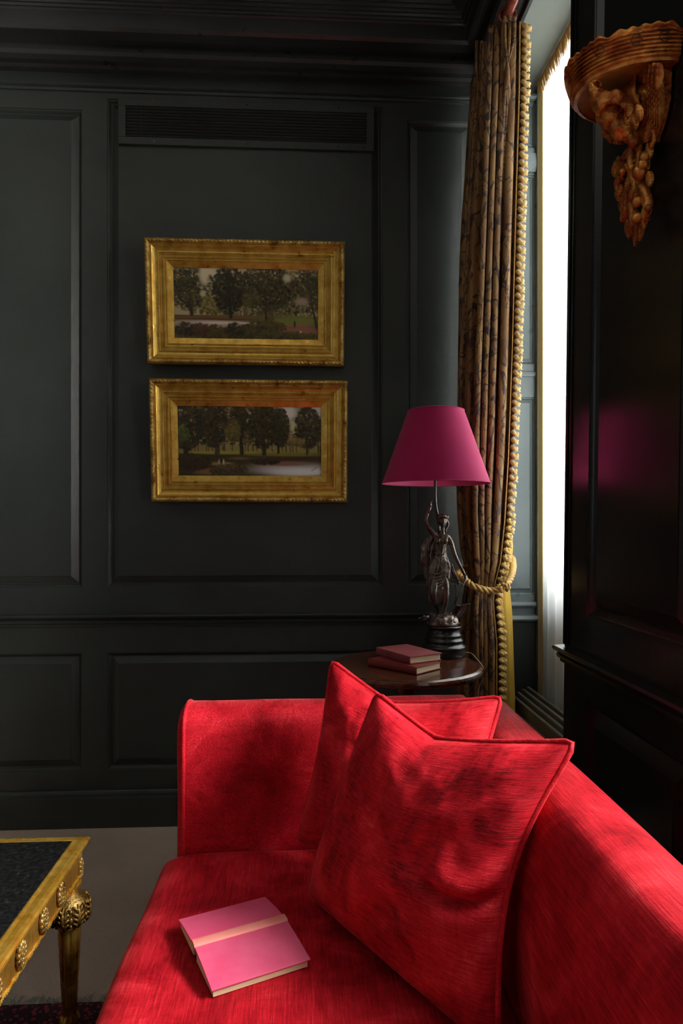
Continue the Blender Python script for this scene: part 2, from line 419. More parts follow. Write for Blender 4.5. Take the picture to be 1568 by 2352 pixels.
# return of the pier into the reveal
rows = [[Vector((XW, YP+shear(z), z)), Vector((XO+.12, YP+shear(z), z))] for z in (0, ZH)]
grid(bm, rows)
grid(bm, [[Vector((XW, N1+shear(z), z)), Vector((XO+.12, N1+shear(z), z))] for z in (0, ZH)])
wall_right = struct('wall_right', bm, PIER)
bm = B(); box(bm, XW, XO+.12, YB, BY+.03, ZH, ZC); box(bm, XW, XO+.12, YB, N0, 0, ZH); box(bm, XW, XO+.12, N0, N1, 0, .85)
struct('wall_right_head', bm, SOFFIT)
bm = B(); box(bm, XO+.12, XO+.2, YP-.1, BY+.03, 0, .86); struct('wall_right_under_window', bm, SOFFIT)
bm = B()   # moulding of pier: dado, skirting, edge bead
strip = []
for z in (0, 1): pass
yy = [N1, YP+.012]
grid(bm, [[Vector((XW-p, y+shear(z), z)) for p, z in dado] for y in yy]); bm.faces.new([bm.verts.new(Vector((XW-p, yy[1]+shear(z), z))) for p, z in dado])
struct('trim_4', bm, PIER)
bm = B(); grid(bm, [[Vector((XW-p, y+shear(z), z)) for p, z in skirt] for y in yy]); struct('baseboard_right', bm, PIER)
bm = B()
for zz0, zz1 in ((.88, ZH),):
    tube(bm, [Vector((XW-.004, YP-.012+shear(z), z)) for z in (zz0, zz1)], .006, 8)
    tube(bm, [Vector((XW-.002, YP-.034+shear(z), z)) for z in (zz0, zz1)], .004, 8)
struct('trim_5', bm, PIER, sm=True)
# architrave band over the opening
bm = B(); strip_y(bm, [(0, ZH-.0), (.012, ZH), (.014, ZH+.008), (.005, ZH+.012), (0, ZH+.014)], YB, BY, XW); struct('trim_6', bm, CORN)
# far reveal with shutter panels, facing the camera
rw = lambda u, z, dep: Vector((u, YR+dep, z))
def zr(py): return P(1215, py, Y=YR).z
bm = B()
panelled(bm, XW, XO+.12, 0, ZH, [(XW+.03, .962, zr(1365), zr(912)), (XW+.03, .962, zr(838), zr(402)), (XW+.03, .962, zr(340), zr(236))], rw, rec=.01, mould=.012, bev=.024)
box(bm, XW-.01, XO+.12, YR+.02, BY+.03, 0, ZH)
struct('wall_reveal', bm, REVEAL)
def led(py0, py1, pr):
    z0, z1 = zr(py1), zr(py0); zm = (z0+z1)/2
    return [(0, z0), (pr*.6, z0+.002), (pr, z0+(z1-z0)*.35), (pr, zm), (pr*.7, z1-.004), (0, z1)]
bm = B()
for py0, py1, pr in ((1380, 1396, .016), (1411, 1429, .026), (852, 866, .008), (352, 398, .016), (216, 232, .018)):
    strip_x(bm, led(py0, py1, pr), XW, .965, YR)
struct('trim_7', bm, REVEAL)
bm = B(); box(bm, .962, .985, YR-.02, YR, .62, ZH-.01); struct('trim_8', bm, REVEAL, bevel=.004)
# lower board of the reveal, dark green
bm = B(); box(bm, XW, .966, YR-.008, YR+.002, 0, zr(1430)); struct('trim_9', bm, WALL)
# sash window
bm = B(); xg = XO+.15
for y in (YP-.03, YR-.03): box(bm, xg-.02, xg+.03, y-.0, y+.06, .86, ZH)
box(bm, xg-.02, xg+.03, YP-.03, YR+.03, .86, .92); box(bm, xg-.02, xg+.03, YP-.03, YR+.03, 1.95, 2.0); box(bm, xg-.02, xg+.03, YP-.03, YR+.03, ZH-.05, ZH)
win = struct('window_1', bm, WHITEWOOD)
bm = B(); box(bm, xg, xg+.005, YP, YR, .9, ZH-.02); obj('glass_pane', bm, GLASS, win)
bm = B()
for y in (N0, N1-.06, (N0+N1)/2-.03): box(bm, xg-.02, xg+.03, y, y+.06, .85, ZH)
for z in (.85, 1.95, ZH-.05): box(bm, xg-.02, xg+.03, N0, N1, z, z+.05)
win2 = struct('window_2', bm, WHITEWOOD)
bm = B(); box(bm, xg, xg+.005, N0, N1, .88, ZH-.02); obj('glass_pane', bm, GLASS, win2)
# the rest of the room behind the camera
bm = B(); box(bm, XL-.1, XL, YB, BY, 0, ZC); struct('wall_left', bm, WALL)
bm = B(); box(bm, XL-.1, XW+.5, YB-.1, YB, 0, ZC); struct('wall_front', bm, WALL)

# ------------------------------------------------------------ sofa
sofa = thing('sofa', 'large red crushed velvet sofa with piped arm, standing on the beige carpet', 'sofa', (.08, .8, 0))
AY = 1.685
def section_sweep(name, prof, y0, y1, n, parent, mat, endr=.03, amp=.004):
    """prof: closed list of (x,z); swept along Y with softened ends"""
    bm = B(); rows = []; cx = sum(p[0] for p in prof)/len(prof); cz = sum(p[1] for p in prof)/len(prof)
    for i in range(n+1):
        t = i/n; y = lerp(y0, y1, t)
        rows.append([Vector((x, y, z)) for x, z in prof])
    V = grid(bm, rows, closeu=True)
    for s, V0, yy in ((-1, V[0], y0), (1, V[-1], y1)):
        prev = V0
        for k in range(1, 6):
            a = k/5*PI/2; sc_ = endr*(1-math.cos(a)); off = endr*math.sin(a)
            new = []
            for (x, z) in prof:
                d = Vector((x-cx, 0, z-cz)); l = d.length; d = d*(max(0, l-sc_)/l)
                new.append(bm.verts.new((cx+d.x, yy+s*off, cz+d.z)))
            for j in range(len(prof)): q = (j+1) % len(prof); bm.faces.new((prev[j], prev[q], new[q], new[j]))
            prev = new
        bm.faces.new(prev)
    for v in bm.verts: v.co += Vector((noise.noise(v.co*4), 0, noise.noise(v.co*4+Vector((9, 0, 0)))))*amp
    return obj(name, bm, mat, parent, sm=True)
def prof_spline(pts, n=6): return [(v.x, v.y) for v in spline([(a, b, 0) for a, b in pts], n, True)]
SY0 = -.55
# backrest with rolled top
bp = prof_spline([(.345, .40), (.338, .50), (.345, .60), (.362, .69), (.380, .745), (.405, .782), (.435, .797), (.492, .798), (.526, .768), (.538, .70), (.540, .50), (.540, .20), (.53, .13), (.42, .125), (.36, .125), (.345, .2)])
section_sweep('backrest', bp, SY0, AY+.045, 60, sofa, VELVET, .025)
# seat
sp = prof_spline([(-.345, .415), (-.325, .438), (-.27, .449), (-.1, .455), (.1, .455), (.30, .448), (.345, .43), (.347, .36), (.3, .29), (.1, .285), (-.2, .285), (-.315, .29), (-.343, .32), (-.352, .37)])
section_sweep('seat', sp, SY0+.15, AY-.03, 60, sofa, VELVET, .028, .005)
# far arm : profile in Y,z swept along X
def arm(y_in, s):
    bm = B(); rows = []; y_out = y_in+s*.16
    n = 40
    for i in range(n+1):
        t = i/n; x = lerp(-.292, .42, t); zt = lerp(.784, .786, smooth(t))
        ins = 0
        yi = y_in+s*lerp(0, .03, t)*.6
        pts = [(yi, .18), (yi-s*.004, .45), (yi-s*.004, .62), (yi-s*.002, zt-.06), (yi+s*.008, zt-.02), (yi+s*.035, zt), (yi+s*.08, zt+.006), (yi+s*.125, zt-.004), (yi+s*.15, zt-.03), (yi+s*.155, zt-.08), (yi+s*.155, .4), (yi+s*.155, .14), (yi+s*.08, .13)]
        rows.append([Vector((x, v.x, v.y)) for v in spline([(a, b, 0) for a, b in pts], 4, True)])
    V = grid(bm, rows, closeu=True)
    # rounded front end
    prev = V[0]; c0 = sum((v.co for v in prev), Vector())/len(prev)
    er = .02
    for k in range(1, 5):
        a = k/4*PI/2; new = []
        for v in V[0]:
            d = v.co-c0; l = d.length; d = d*((l-er*(1-math.cos(a)))/l)
            new.append(bm.verts.new(c0+d+Vector((-er*math.sin(a), 0, 0))))
        for j in range(len(prev)): q = (j+1) % len(prev); bm.faces.new((prev[j], prev[q], new[q], new[j]))
        prev = new
    bm.faces.new(prev); bm.faces.new(V[-1])
    edge = [v.co+Vector((-.004, 0, 0)) for v in V[0]]
    for v in bm.verts: v.co += v.co.normalized()*0+Vector((0, noise.noise(v.co*5)*.005, noise.noise(v.co*4+Vector((3, 0, 0)))*.004))
    a = obj('arm', bm, VELVET, sofa, sm=True)
    bm = B(); tube(bm, edge, .0055, 8, closed=True); obj('piping', bm, VELVET, a, sm=True)
    return a
arm(AY, 1); arm(SY0+.12, -1)
bm = B(); box(bm, -.28, .49, SY0, AY+.13, .10, .29); obj('base_frame', bm, DARKBASE, sofa, bevel=.01)
for x in (-.24, .45):
    for y in (SY0+.0, AY+.08):
        bm = B(); lathe(bm, [(.016, .0095), (.02, .05), (.026, .10), (.026, .11)], (x, y, .0), 16); obj('leg', bm, MAHOG, sofa, sm=True)

# ------------------------------------------------------------ cushions
def cushion(name, label, A, Bc, Cc, D, T, dips, ndir, seed, crease=None, group=None):
    c = (A+Bc+Cc+D)/4
    root = thing(name, label, 'cushion', tuple(Vector((c.x, c.y, min(A.z, Bc.z, Cc.z, D.z)))), group)
    nrm = ((Bc-A).cross(D-A)).normalized()
    if nrm.dot(ndir) < 0: nrm = -nrm
    N = 60
    def base(u, v):
        p = (A*(1-u)+Bc*u)*(1-v)+(D*(1-u)+Cc*u)*v
        # edge dips: top, right, bottom, left pull in towards the centre
        cu = (4*u*(1-u)); cv = (4*v*(1-v))
        p = p+(c-p)*0
        up = (D-A); ri = (Bc-A)
        ud = max(0, min(u/.40, (1-u)/.60)) if True else 0; vt = .80*ud+.20*cu
        p = p+up*dips[0]*vt*(1-v)**2 - up*dips[2]*cu**1.3*v**2 + ri*dips[3]*cv**1.3*(1-u)**2 - ri*dips[1]*cv**1.3*u**2
        p = p+(c-p)*.0
        return p
    def rad(u, v):
        a = 1-abs(2*u-1)**2.6; b = 1-abs(2*v-1)**2.6
        return (max(a, 0)*max(b, 0))**.52
    def side(s):
        rows = []
        for i in range(N+1):
            r = []
            for j in range(N+1):
                u, v = j/N, i/N; p = base(u, v); k = rad(u, v)
                q = Vector((u*3.1+seed, v*3.1, s*2.0))
                h = T*k*(1+.18*noise.noise(q))
                # soft folds running in from the corners
                h += k*(.009*noise.noise(Vector((u*7+v*4, v*7-u*4, seed)))+.004*noise.noise(Vector((u*16, v*13, seed+5))))
                if crease and s > 0: h += crease(u, v)*k
                r.append(p+nrm*s*h)
            rows.append(r)
        return rows
    uvf = lambda p, q: (q/N+seed*.37, 1-p/N+seed*.21)
    bm = B(); grid(bm, side(1), uv=uvf); grid(bm, side(-1), uv=uvf)
    bmesh.ops.remove_doubles(bm, verts=bm.verts, dist=1e-5)
    o = obj('cover', bm, VELVETUV, root, sm=True)
    M = 26; per = [base(i/M, 0) for i in range(M)]+[base(1, i/M) for i in range(M)]+[base(1-i/M, 1) for i in range(M)]+[base(0, 1-i/M) for i in range(M)]
    # round the corners of the piping a little
    per = [(per[i-1]+per[i]*2+per[(i+1) % len(per)])/4 for i in range(len(per))]
    bm = B(); tube(bm, per, .0052, 8, closed=True); obj('piping', bm, VELVET, root, sm=True)
    return root
toCam = Vector((-.5, -1, .4))
def crease_front(u, v):
    # buckle running in from the right edge, with a roll of cloth above it
    c_ = .545+.10*(1-u)+.05*math.sin((1-u)*9); w_ = smooth((u-.58)/.30)
    s = -.034*w_*math.exp(-((v-c_)/.022)**2)+.016*w_*math.exp(-((v-c_+.065)/.045)**2)+.008*w_*math.exp(-((v-c_-.06)/.04)**2)
    # soft folds under the top left point
    s += .007*math.exp(-(((u-.22)/.07)**2+((v-.18)/.22)**2))-.006*math.exp(-(((u-.36)/.06)**2+((v-.14)/.16)**2))
    s -= .010*math.exp(-(((u-.90)/.07)**2+((v-.07)/.05)**2))
    return s
A2, B2, D2 = P(762, 1516, d=1.60), P(1152, 1600, d=1.42), P(683, 1934, d=1.575)
C2 = P(1090, 2070, d=1.25)
cushion('scatter_cushion', 'red velvet cushion leaning in the sofa corner, behind the nearer cushion', A2, B2, C2, D2, .080, (.155, .05, .03, .03), toCam, 11, group=None)
A1, B1, C1, D1 = P(866, 1590, d=1.385), P(1322, 1702, d=1.13), P(1140, 2420, d=1.01), P(704, 2046, d=1.42)
cushion('scatter_cushion', 'red velvet piped cushion in front, nearest the camera, overlapping the other cushion', A1, B1, C1, D1, .075, (.135, .115, .0, -.01), toCam, 3, crease_front)

# ------------------------------------------------------------ open pink book face down on the seat
zs = .461
q = [P(415, 2105, Z=zs+.018), P(610, 2050, Z=zs+.018), P(708, 2190, Z=zs+.018), P(480, 2272, Z=zs+.018)]
m0, m1 = P(443, 2166, Z=zs+.028), P(655, 2106, Z=zs+.028)
bk = thing('open_book', 'pink cloth-bound book lying open face down on the sofa seat', 'book', ((q[0]+q[2])/2).to_tuple()[:2]+(zs,))
ax = (m1-m0).normalized(); ax.z = 0; ax.normalize(); ay = Vector((-ax.y, ax.x, 0)); L = (m1-m0).length; mid = (m0+m1)/2
mid.z = 0
wA = abs((q[0]-m0).dot(ay)); wB = abs((q[3]-m0).dot(ay)); SW = .0115
for nm, s, wd in (('front_cover', 1, wA), ('back_cover', -1, wB)):
    bm = B(); rows = []
    for k in range(9):
        t = k/8; z = zs+.026-.012*t**1.4
        rows.append([mid+ax*(L/2)*e+ay*s*(SW*.9+(wd-SW)*t)+Vector((0, 0, z)) for e in (-1, 1)])
    top = grid(bm, rows); geo = bmesh.ops.extrude_face_region(bm, geom=bm.faces[:]); bmesh.ops.translate(bm, verts=[v for v in geo['geom'] if isinstance(v, bmesh.types.BMVert)], vec=(0, 0, -.003))
    obj(nm, bm, PINKCLOTH, bk, bevel=.0008)
    bm = B(); rows = []
    for k in range(9):
        t = k/8; z = zs+.0235-.0118*t**1.4; wv = SW*.9+(wd-.004-SW)*t
        rows.append([mid+ax*(L/2-.004)*e+ay*s*wv+Vector((0, 0, zz)) for e, zz in ((-1, zs-.001), (-1, z), (1, z), (1, zs-.001))])
    grid(bm, rows, closeu=True, caps=True)
    obj('page_block', bm, PAGES, bk)
bm = B(); rows = []
for k in range(13):
    a = -1+2*k/12
    rows.append([mid+ax*(L/2+.0005)*e+ay*SW*a+Vector((0, 0, zs+.0262+.0042*math.sqrt(max(0, 1-a*a))+.0006)) for e in (-1, -.5, 0, .5, 1)])
grid(bm, rows); geo = bmesh.ops.extrude_face_region(bm, geom=bm.faces[:]); bmesh.ops.translate(bm, verts=[v for v in geo['geom'] if isinstance(v, bmesh.types.BMVert)], vec=(0, 0, -.0025))
spn = obj('spine', bm, PINKSPINE, bk, sm=False, label='paler sun-faded spine with traces of gold lettering')
rnd = random.Random(4)      # worn traces of gold lettering at both ends of the spine
for e0, e1 in ((-.93, -.62), (.6, .88)):
    bm = B(); e = e0
    while e < e1:
        for yk in (-.45, .1):
            c = mid+ax*(L/2)*e+ay*SW*yk; c.z = zs+.0262+.0042*math.sqrt(1-yk*yk)+.0008
            if rnd.random() < .55: obox(bm, c, ax*rnd.uniform(.0008, .0018), ay*.0003, Vector((0, 0, .0002)))
            if rnd.random() < .6: obox(bm, c+ax*.0012+ay*.001, ax*.0003, ay*rnd.uniform(.001, .002), Vector((0, 0, .0002)))
        e += .045
    obj('lettering', bm, GOLDINK, spn)

# ------------------------------------------------------------ round side table, lamp, books
zt = .783; tr_ = .252
tc = P(931, 1530, d=2.25)
tc = Vector((tc.x, tc.y, 0))
tab = thing('side_table', 'round polished mahogany side table behind the sofa arm', 'side table', tuple(tc))
bm = B(); lathe(bm, [(tr_-.012, zt-.026), (tr_-.002, zt-.022), (tr_, zt-.012), (tr_-.003, zt-.004), (tr_-.010, zt), (tr_-.013, zt+.0015), (tr_-.02, zt), (.02, zt)], tc, 96); obj('tabletop', bm, MAHOG, tab, sm=False, bevel=.001)
bm = B(); lathe(bm, [(.10, zt-.04), (.10, zt-.027)], tc, 32); obj('block', bm, MAHOG, tab)
bm = B(); lathe(bm, [(.045, .13), (.05, .17), (.03, .2), (.025, .28), (.04, .36), (.045, .42), (.03, .48), (.022, .55), (.022, .68), (.04, .72), (.055, .743)], tc, 32); obj('pedestal', bm, MAHOG, tab, sm=True)
for k in range(3):
    a = R(100)+k*2*PI/3; dv = Vector((math.cos(a), math.sin(a), 0))
    bm = B(); tube(bm, spline([tc+dv*.03+Vector((0, 0, .2)), tc+dv*.10+Vector((0, 0, .19)), tc+dv*.17+Vector((0, 0, .10)), tc+dv*.21+Vector((0, 0, .035)), tc+dv*.24+Vector((0, 0, .018))], 6), [.024]*8+[.018]*17, 10)
    obj('leg', bm, MAHOG, tab, sm=True)
zt += .0015
def closed_book(label, c, ang, w, l, h, z, cm, name='closed_book'):
    ca, sa = math.cos(ang), math.sin(ang); ax = Vector((ca, sa, 0)); ay = Vector((-sa, ca, 0))   # ax : along spine ; spine at -ay
    root = thing(name, label, 'book', (c.x, c.y, z), 'books on the side table')
    cc = Vector((c.x, c.y, 0))
    for zz, nm in ((z+.00125, 'back_cover'), (z+h-.00125, 'front_cover')):
        bm = B(); obox(bm, cc+Vector((0, 0, zz)), ax*l/2, ay*w/2, Vector((0, 0, .00125))); obj(nm, bm, cm, root, bevel=.0006)
    bm = B(); rows = []
    for k in range(9):
        a = -PI/2+PI*k/8
        rows.append([cc+ax*l/2*e-ay*(w/2+.003*math.cos(a))+Vector((0, 0, z+h/2+h/2*math.sin(a))) for e in (-1, 1)])
    grid(bm, rows); geo = bmesh.ops.extrude_face_region(bm, geom=bm.faces[:]); bmesh.ops.translate(bm, verts=[v for v in geo['geom'] if isinstance(v, bmesh.types.BMVert)], vec=ay*.003)
    obj('spine', bm, cm, root)
    bm = B(); obox(bm, cc+Vector((0, 0, z+h/2))+ay*-.001, ax*(l/2-.003), ay*(w/2-.003), Vector((0, 0, h/2-.0026))); obj('page_block', bm, PAGES, root)
    return root
# lower book: spine runs from left to the corner at (956,1548)
def book_from(px_l, px_c, px_r, z, h, cm, label):
    a, b, c = P(*px_l, Z=z), P(*px_c, Z=z), P(*px_r, Z=z)
    ax = (b-a); l = ax.length; ang = math.atan2(ax.y, ax.x); ay = Vector((-math.sin(ang), math.cos(ang), 0)); w = max(.085, (c-b).dot(ay)); w = min(w, .125)
    ctr = (a+b)/2+ay*w/2
    return closed_book(label, ctr, ang, w, l, h, z, cm)
book_from((846, 1528), (957, 1550), (996, 1532), zt, .022, OLDRED, 'red clothbound book at the bottom of the pair on the side table')
book_from((865, 1503), (942, 1526), (996, 1505), zt+.0225, .024, OLDPINK, 'faded rose-coloured book lying on top of the red book')

# lamp --------------------------------------------------------------
DL = 2.40
LB = P(1019, 1505, d=DL); LB.z = zt
lamp = thing('table_lamp', 'bronze classical figure table lamp with magenta pink conical shade, on the side table', 'lamp', tuple(LB))
px1 = DL/F
sc_ = P(1000.5, 1110, d=DL)
bm = B(); zb0 = sc_.z; zt0 = P(1000, 944, d=DL).z; r0, r1 = .1885, .0985
def sh_row(r, z): return [Vector((sc_.x+r*math.cos(a), sc_.y+r*math.sin(a), z)) for a in [2*PI*i/96 for i in range(96)]]
grid(bm, [sh_row(lerp(r0, r1, k/12), lerp(zb0, zt0, k/12)) for k in range(13)], closeu=True)
shd = obj('lamp_shade', bm, SHADE, lamp, sm=True)
bm = B(); grid(bm, [sh_row(lerp(r0, r1, k/12)-.0015, lerp(zb0, zt0, k/12)) for k in range(13)], closeu=True)
obj('lining', bm, SHADEIN, shd, sm=True)
for r_, z_ in ((r0, zb0), (r1, zt0)):
    bm = B(); tube(bm, sh_row(r_, z_), .0018, 6, True); obj('rim_trim', bm, SHADE, shd, sm=True)
bm = B(); rt = P(1004, 1182, d=DL+.012); tube(bm, spline([Vector((sc_.x-.002, sc_.y, zt0-.01)), Vector((sc_.x-.002, sc_.y, zb0)), P(999, 1140, d=DL), P(1001, 1165, d=DL+.008), rt, P(1008, 1215, d=DL+.028), P(1010, 1290, d=DL+.03)], 6), .0052, 12)
rod = obj('rod', bm, STEEL, lamp, sm=True)
bm = B()
for k in range(3):
    a = k*2*PI/3; tube(bm, [Vector((sc_.x, sc_.y, zt0-.02)), Vector((sc_.x+r1*math.cos(a), sc_.y+r1*math.sin(a), zt0-.002))], .0012, 6)
obj('shade_carrier', bm, STEEL, rod, sm=True)
# turned plinth
def H(py): return P(1019, py, d=DL).z - zt
bm = B(); k_ = px1
prof = [(48, 0), (49, 4), (49, 17), (48.5, 19), (50, 21), (50, 25), (47, 28), (44, 31), (43, 34), (43.5, 38), (45, 40), (43.5, 43), (41, 46), (39.5, 50), (40, 52), (41, 54), (39, 57), (36.5, 61), (35.5, 66), (35, 70), (36, 73), (40, 75), (40.5, 78), (38, 80), (30, 81)]
prof = [(r*k_, z*k_*.86) for r, z in prof]
lathe(bm, prof, (LB.x, LB.y, zt), 64); obj('plinth', bm, PLINTH, lamp, sm=True, bevel=0)
ptop = zt+prof[-1][1]
# rocky ground
bm = B(); rows = []
for i in range(15):
    t = i/14; z = ptop-.001+.041*math.sin(t*PI/2); rr = .054*math.cos(t*PI/2)**.55 if t < 1 else .0005
    rows.append([Vector((LB.x-.004+rr*math.cos(a)*(1+.05*t), LB.y+rr*math.sin(a), z)) for a in [2*PI*k/40 for k in range(40)]])
grid(bm, rows, closeu=True, caps=True)
for k in range(26):
    a = random.uniform(0, 2*PI); t = random.uniform(.1, 1); rr = .05*math.sqrt(1-(t*.9)**2)
    ball(bm, (LB.x-.004+rr*math.cos(a), LB.y+rr*math.sin(a), ptop+.038*t), random.uniform(.006, .013), random.uniform(.006, .012), random.uniform(.004, .009), 8, 6)
for k in range(7):  # foliage poking out to the left
    a = P(968+random.uniform(0, 24), 1420+random.uniform(-4, 14), d=DL-.01)
    ball(bm, a, .012, .006, .003, 8, 5, Matrix.Rotation(random.uniform(-.5, .5), 4, 'Y'))
rough_up(bm, .007, 60); rough_up(bm, .003, 170, 4)
obj('rocky_base', bm, BRONZE, lamp, sm=True)
# the figure: one continuous body
def L_(px, py, dd=0): return P(px, py, d=DL+dd)
pp = [(L_(1010, 1302), (.024, .018)), (L_(1011, 1284), (.019, .014)), (L_(1012, 1268), (.016, .012)), (L_(1013, 1252), (.020, .014)), (L_(1014, 1238), (.021, .013)), (L_(1015, 1227), (.012, .010)), (L_(1016, 1217, -.003), .0075), (L_(1017, 1208, -.005), .0075),
      (L_(1001, 1232), .011), (L_(992, 1222), .0105), (L_(982, 1208, -.005), .0085), (L_(977, 1196, -.008), .008), (L_(980, 1184, -.006), .0072), (L_(985, 1172), .0055), (L_(988, 1165), .0055),
      (L_(1028, 1233), .011), (L_(1035, 1245, -.004), .0095), (L_(1040, 1262, -.006), .0085), (L_(1045, 1277, -.008), .0075), (L_(1053, 1294, -.01), .0065), (L_(1061, 1308, -.012), .005), (L_(1065, 1315, -.012), .0055),
      (L_(1018, 1322, -.004), .021), (L_(1022, 1345, -.008), .017), (L_(1024, 1368, -.012), .013), (L_(1021, 1390, -.006), .0115), (L_(1015, 1415), .0075), (L_(1012, 1430, .002), .0065), (L_(1013, 1439, -.012), .007), (L_(1014, 1443, -.026), .004),
      (L_(1002, 1322, -.004), .020), (L_(996, 1345, -.018), .017), (L_(994, 1366, -.026), .013), (L_(1000, 1386, -.006), .011), (L_(1007, 1404, .014), .0075), (L_(1006, 1418, .024), .006), (L_(1003, 1424, .012), .005)]
ed = [(0, 1), (1, 2), (2, 3), (3, 4), (4, 5), (5, 6), (6, 7), (4, 8), (8, 9), (9, 10), (10, 11), (11, 12), (12, 13), (13, 14), (4, 15), (15, 16), (16, 17), (17, 18), (18, 19), (19, 20), (20, 21),
      (0, 22), (22, 23), (23, 24), (24, 25), (25, 26), (26, 27), (27, 28), (28, 29), (0, 30), (30, 31), (31, 32), (32, 33), (33, 34), (34, 35), (35, 36)]
bm = skin(pp, ed)
# head with face
hc = L_(1016, 1196, -.006); k = .0019
vs = ball(bm, hc, .0158, .0190, .0225, 64, 48)
def g_(a, b, ca, cb, sa, sb): return math.exp(-((a-ca)/sa)**2-((b-cb)/sb)**2)
for v in vs:
    r = v.co-hc; X_, Z_ = r.x/.0155, r.z/.0225
    if Z_ < 0: v.co.x = hc.x+r.x*(1-Z_*Z_*.16)
    if r.y < 0:
        f = .0062*g_(X_, Z_, 0, -.12, .15, .18)+.0034*g_(X_, Z_, 0, .10, .12, .25)
        for sx in (-1, 1): f += -.0046*g_(X_, Z_, sx*.36, .08, .22, .11)+.0022*g_(X_, Z_, sx*.36, .27, .3, .07)+.0012*g_(X_, Z_, sx*.45, -.25, .25, .2)+.0024*g_(X_, Z_, sx*.36, .07, .13, .06)
        f += .0034*g_(X_, Z_, 0, -.45, .24, .05)+.0034*g_(X_, Z_, 0, -.60, .20, .05)-.0022*g_(X_, Z_, 0, -.52, .25, .03)-.0012*g_(X_, Z_, 0, -.68, .3, .05)+.0026*g_(X_, Z_, 0, -.84, .3, .12)
        v.co.y -= f
# hands: palm and fingers
def hand(bm, c, d, up, n):
    d = d.normalized(); side = d.cross(n).normalized()
    ball(bm, c, .0062, .0035, .0075, 10, 8, Matrix((side, n, d)).transposed().to_4x4())
    for i, ln in enumerate((.011, .0135, .014, .0115)):
        b0 = c+side*(i-1.5)*.0030+d*.005
        p1 = b0+d*ln*.45; p2 = p1+(d*.55+n*.5)*ln*.5; p3 = p2+(d*.1+n)*ln*.32
        tube(bm, [b0-d*.003, p1, p2, p3], [.0019, .0018, .0016, .0011], 7)
    t0 = c-side*.0045-d*.002
    tube(bm, [t0, t0+(d*.6-side*.6+n*.2)*.006, t0+(d*.9-side*.4+n*.7)*.0105], [.0021, .0018, .0012], 7)
tube(bm, [L_(982, 1180, -.004), L_(986, 1170), L_(989, 1160, -.002)], [.0062, .0052, .0046], 10); tube(bm, [L_(1059, 1304, -.0115), L_(1063, 1313, -.0125), L_(1067, 1321, -.013)], [.0058, .005, .0046], 10)
hand(bm, L_(989, 1159, -.002), Vector((.1, 0, 1)), None, Vector((.6, -.5, 0)).normalized())
hand(bm, L_(1067, 1322, -.013), Vector((.2, -.1, -1)), None, Vector((-.7, -.3, 0)).normalized())
fig = obj('figure', bm, BRONZE, lamp, sm=True)
# hair with wreath
bm = B(); ball(bm, hc+Vector((0, .004, .006)), .0195, .0195, .0205, 20, 14)
for v in bm.verts:
    r = v.co-hc
    if r.y < -.004 and r.z < .014: v.co.y = hc.y-.004
for k in range(22):
    a = 2*PI*k/22; ball(bm, hc+Vector((.0185*math.cos(a), .003+.0185*math.sin(a), .0135+.003*math.sin(3*a))), .0052, .0042, .0056, 8, 6)
for k in range(9):
    t = k/8; ball(bm, hc+Vector((.016+.004*math.sin(t*5), .004, -.002-.034*t)), .0052*(1-.4*t), .005, .0058, 8, 6)
    ball(bm, hc+Vector((-.012+.002*math.sin(t*5), .009, -.002-.026*t)), .0052*(1-.4*t), .005, .0058, 8, 6)
ball(bm, hc+Vector((0, .021, .004)), .009, .008, .009, 10, 8)
rough_up(bm, .0018, 260)
obj('hair', bm, BRONZE, fig, sm=True)
# draped dress: lofted sections with folds
secs = [(1013, 1234, 17.5, 9, 0), (1014, 1241, 18.5, 11.5, .1), (1014, 1248, 17, 10.5, .2), (1012, 1260, 13.5, 9, .2), (1011, 1272, 13, 8.5, .3), (1011, 1284, 19, 11, .4), (1011, 1297, 25, 13.5, .5), (1010, 1312, 27.5, 16, .6), (1009, 1328, 26.5, 17, .8), (1007, 1345, 23, 17, 1), (1005, 1360, 21, 17, 1), (1003, 1374, 20, 15, 1), (1001, 1385, 15, 11, 1)]
def dress(bm, secs, folds, amp, seed):
    rows = []; fine = []
    for i in range(len(secs)-1):
        for k in range(4): fine.append([lerp(secs[i][j], secs[i+1][j], k/4) for j in range(5)])
    fine.append(list(secs[-1]))
    for s in fine:
        c = L_(s[0], s[1]); row = []
        for k in range(72):
            a = 2*PI*k/72; ph = a*folds+s[1]*.035+seed
            f = 1+amp*s[4]*(math.sin(ph)+.5*math.sin(ph*1.7+2))+.03*noise.noise(Vector((math.cos(a)*2, math.sin(a)*2, s[1]*.09+seed)))
            row.append(c+Vector((math.cos(a)*s[2]*px1*f, math.sin(a)*s[3]*px1*f, 0)))
        rows.append(row)
    grid(bm, rows, closeu=True, caps=True)
bm = B(); dress(bm, secs, 9, .05, 0)
for sx in (-1, 1): ball(bm, L_(1014+sx*8, 1243, -.013), .0105, .009, .0105, 14, 10)     # bust
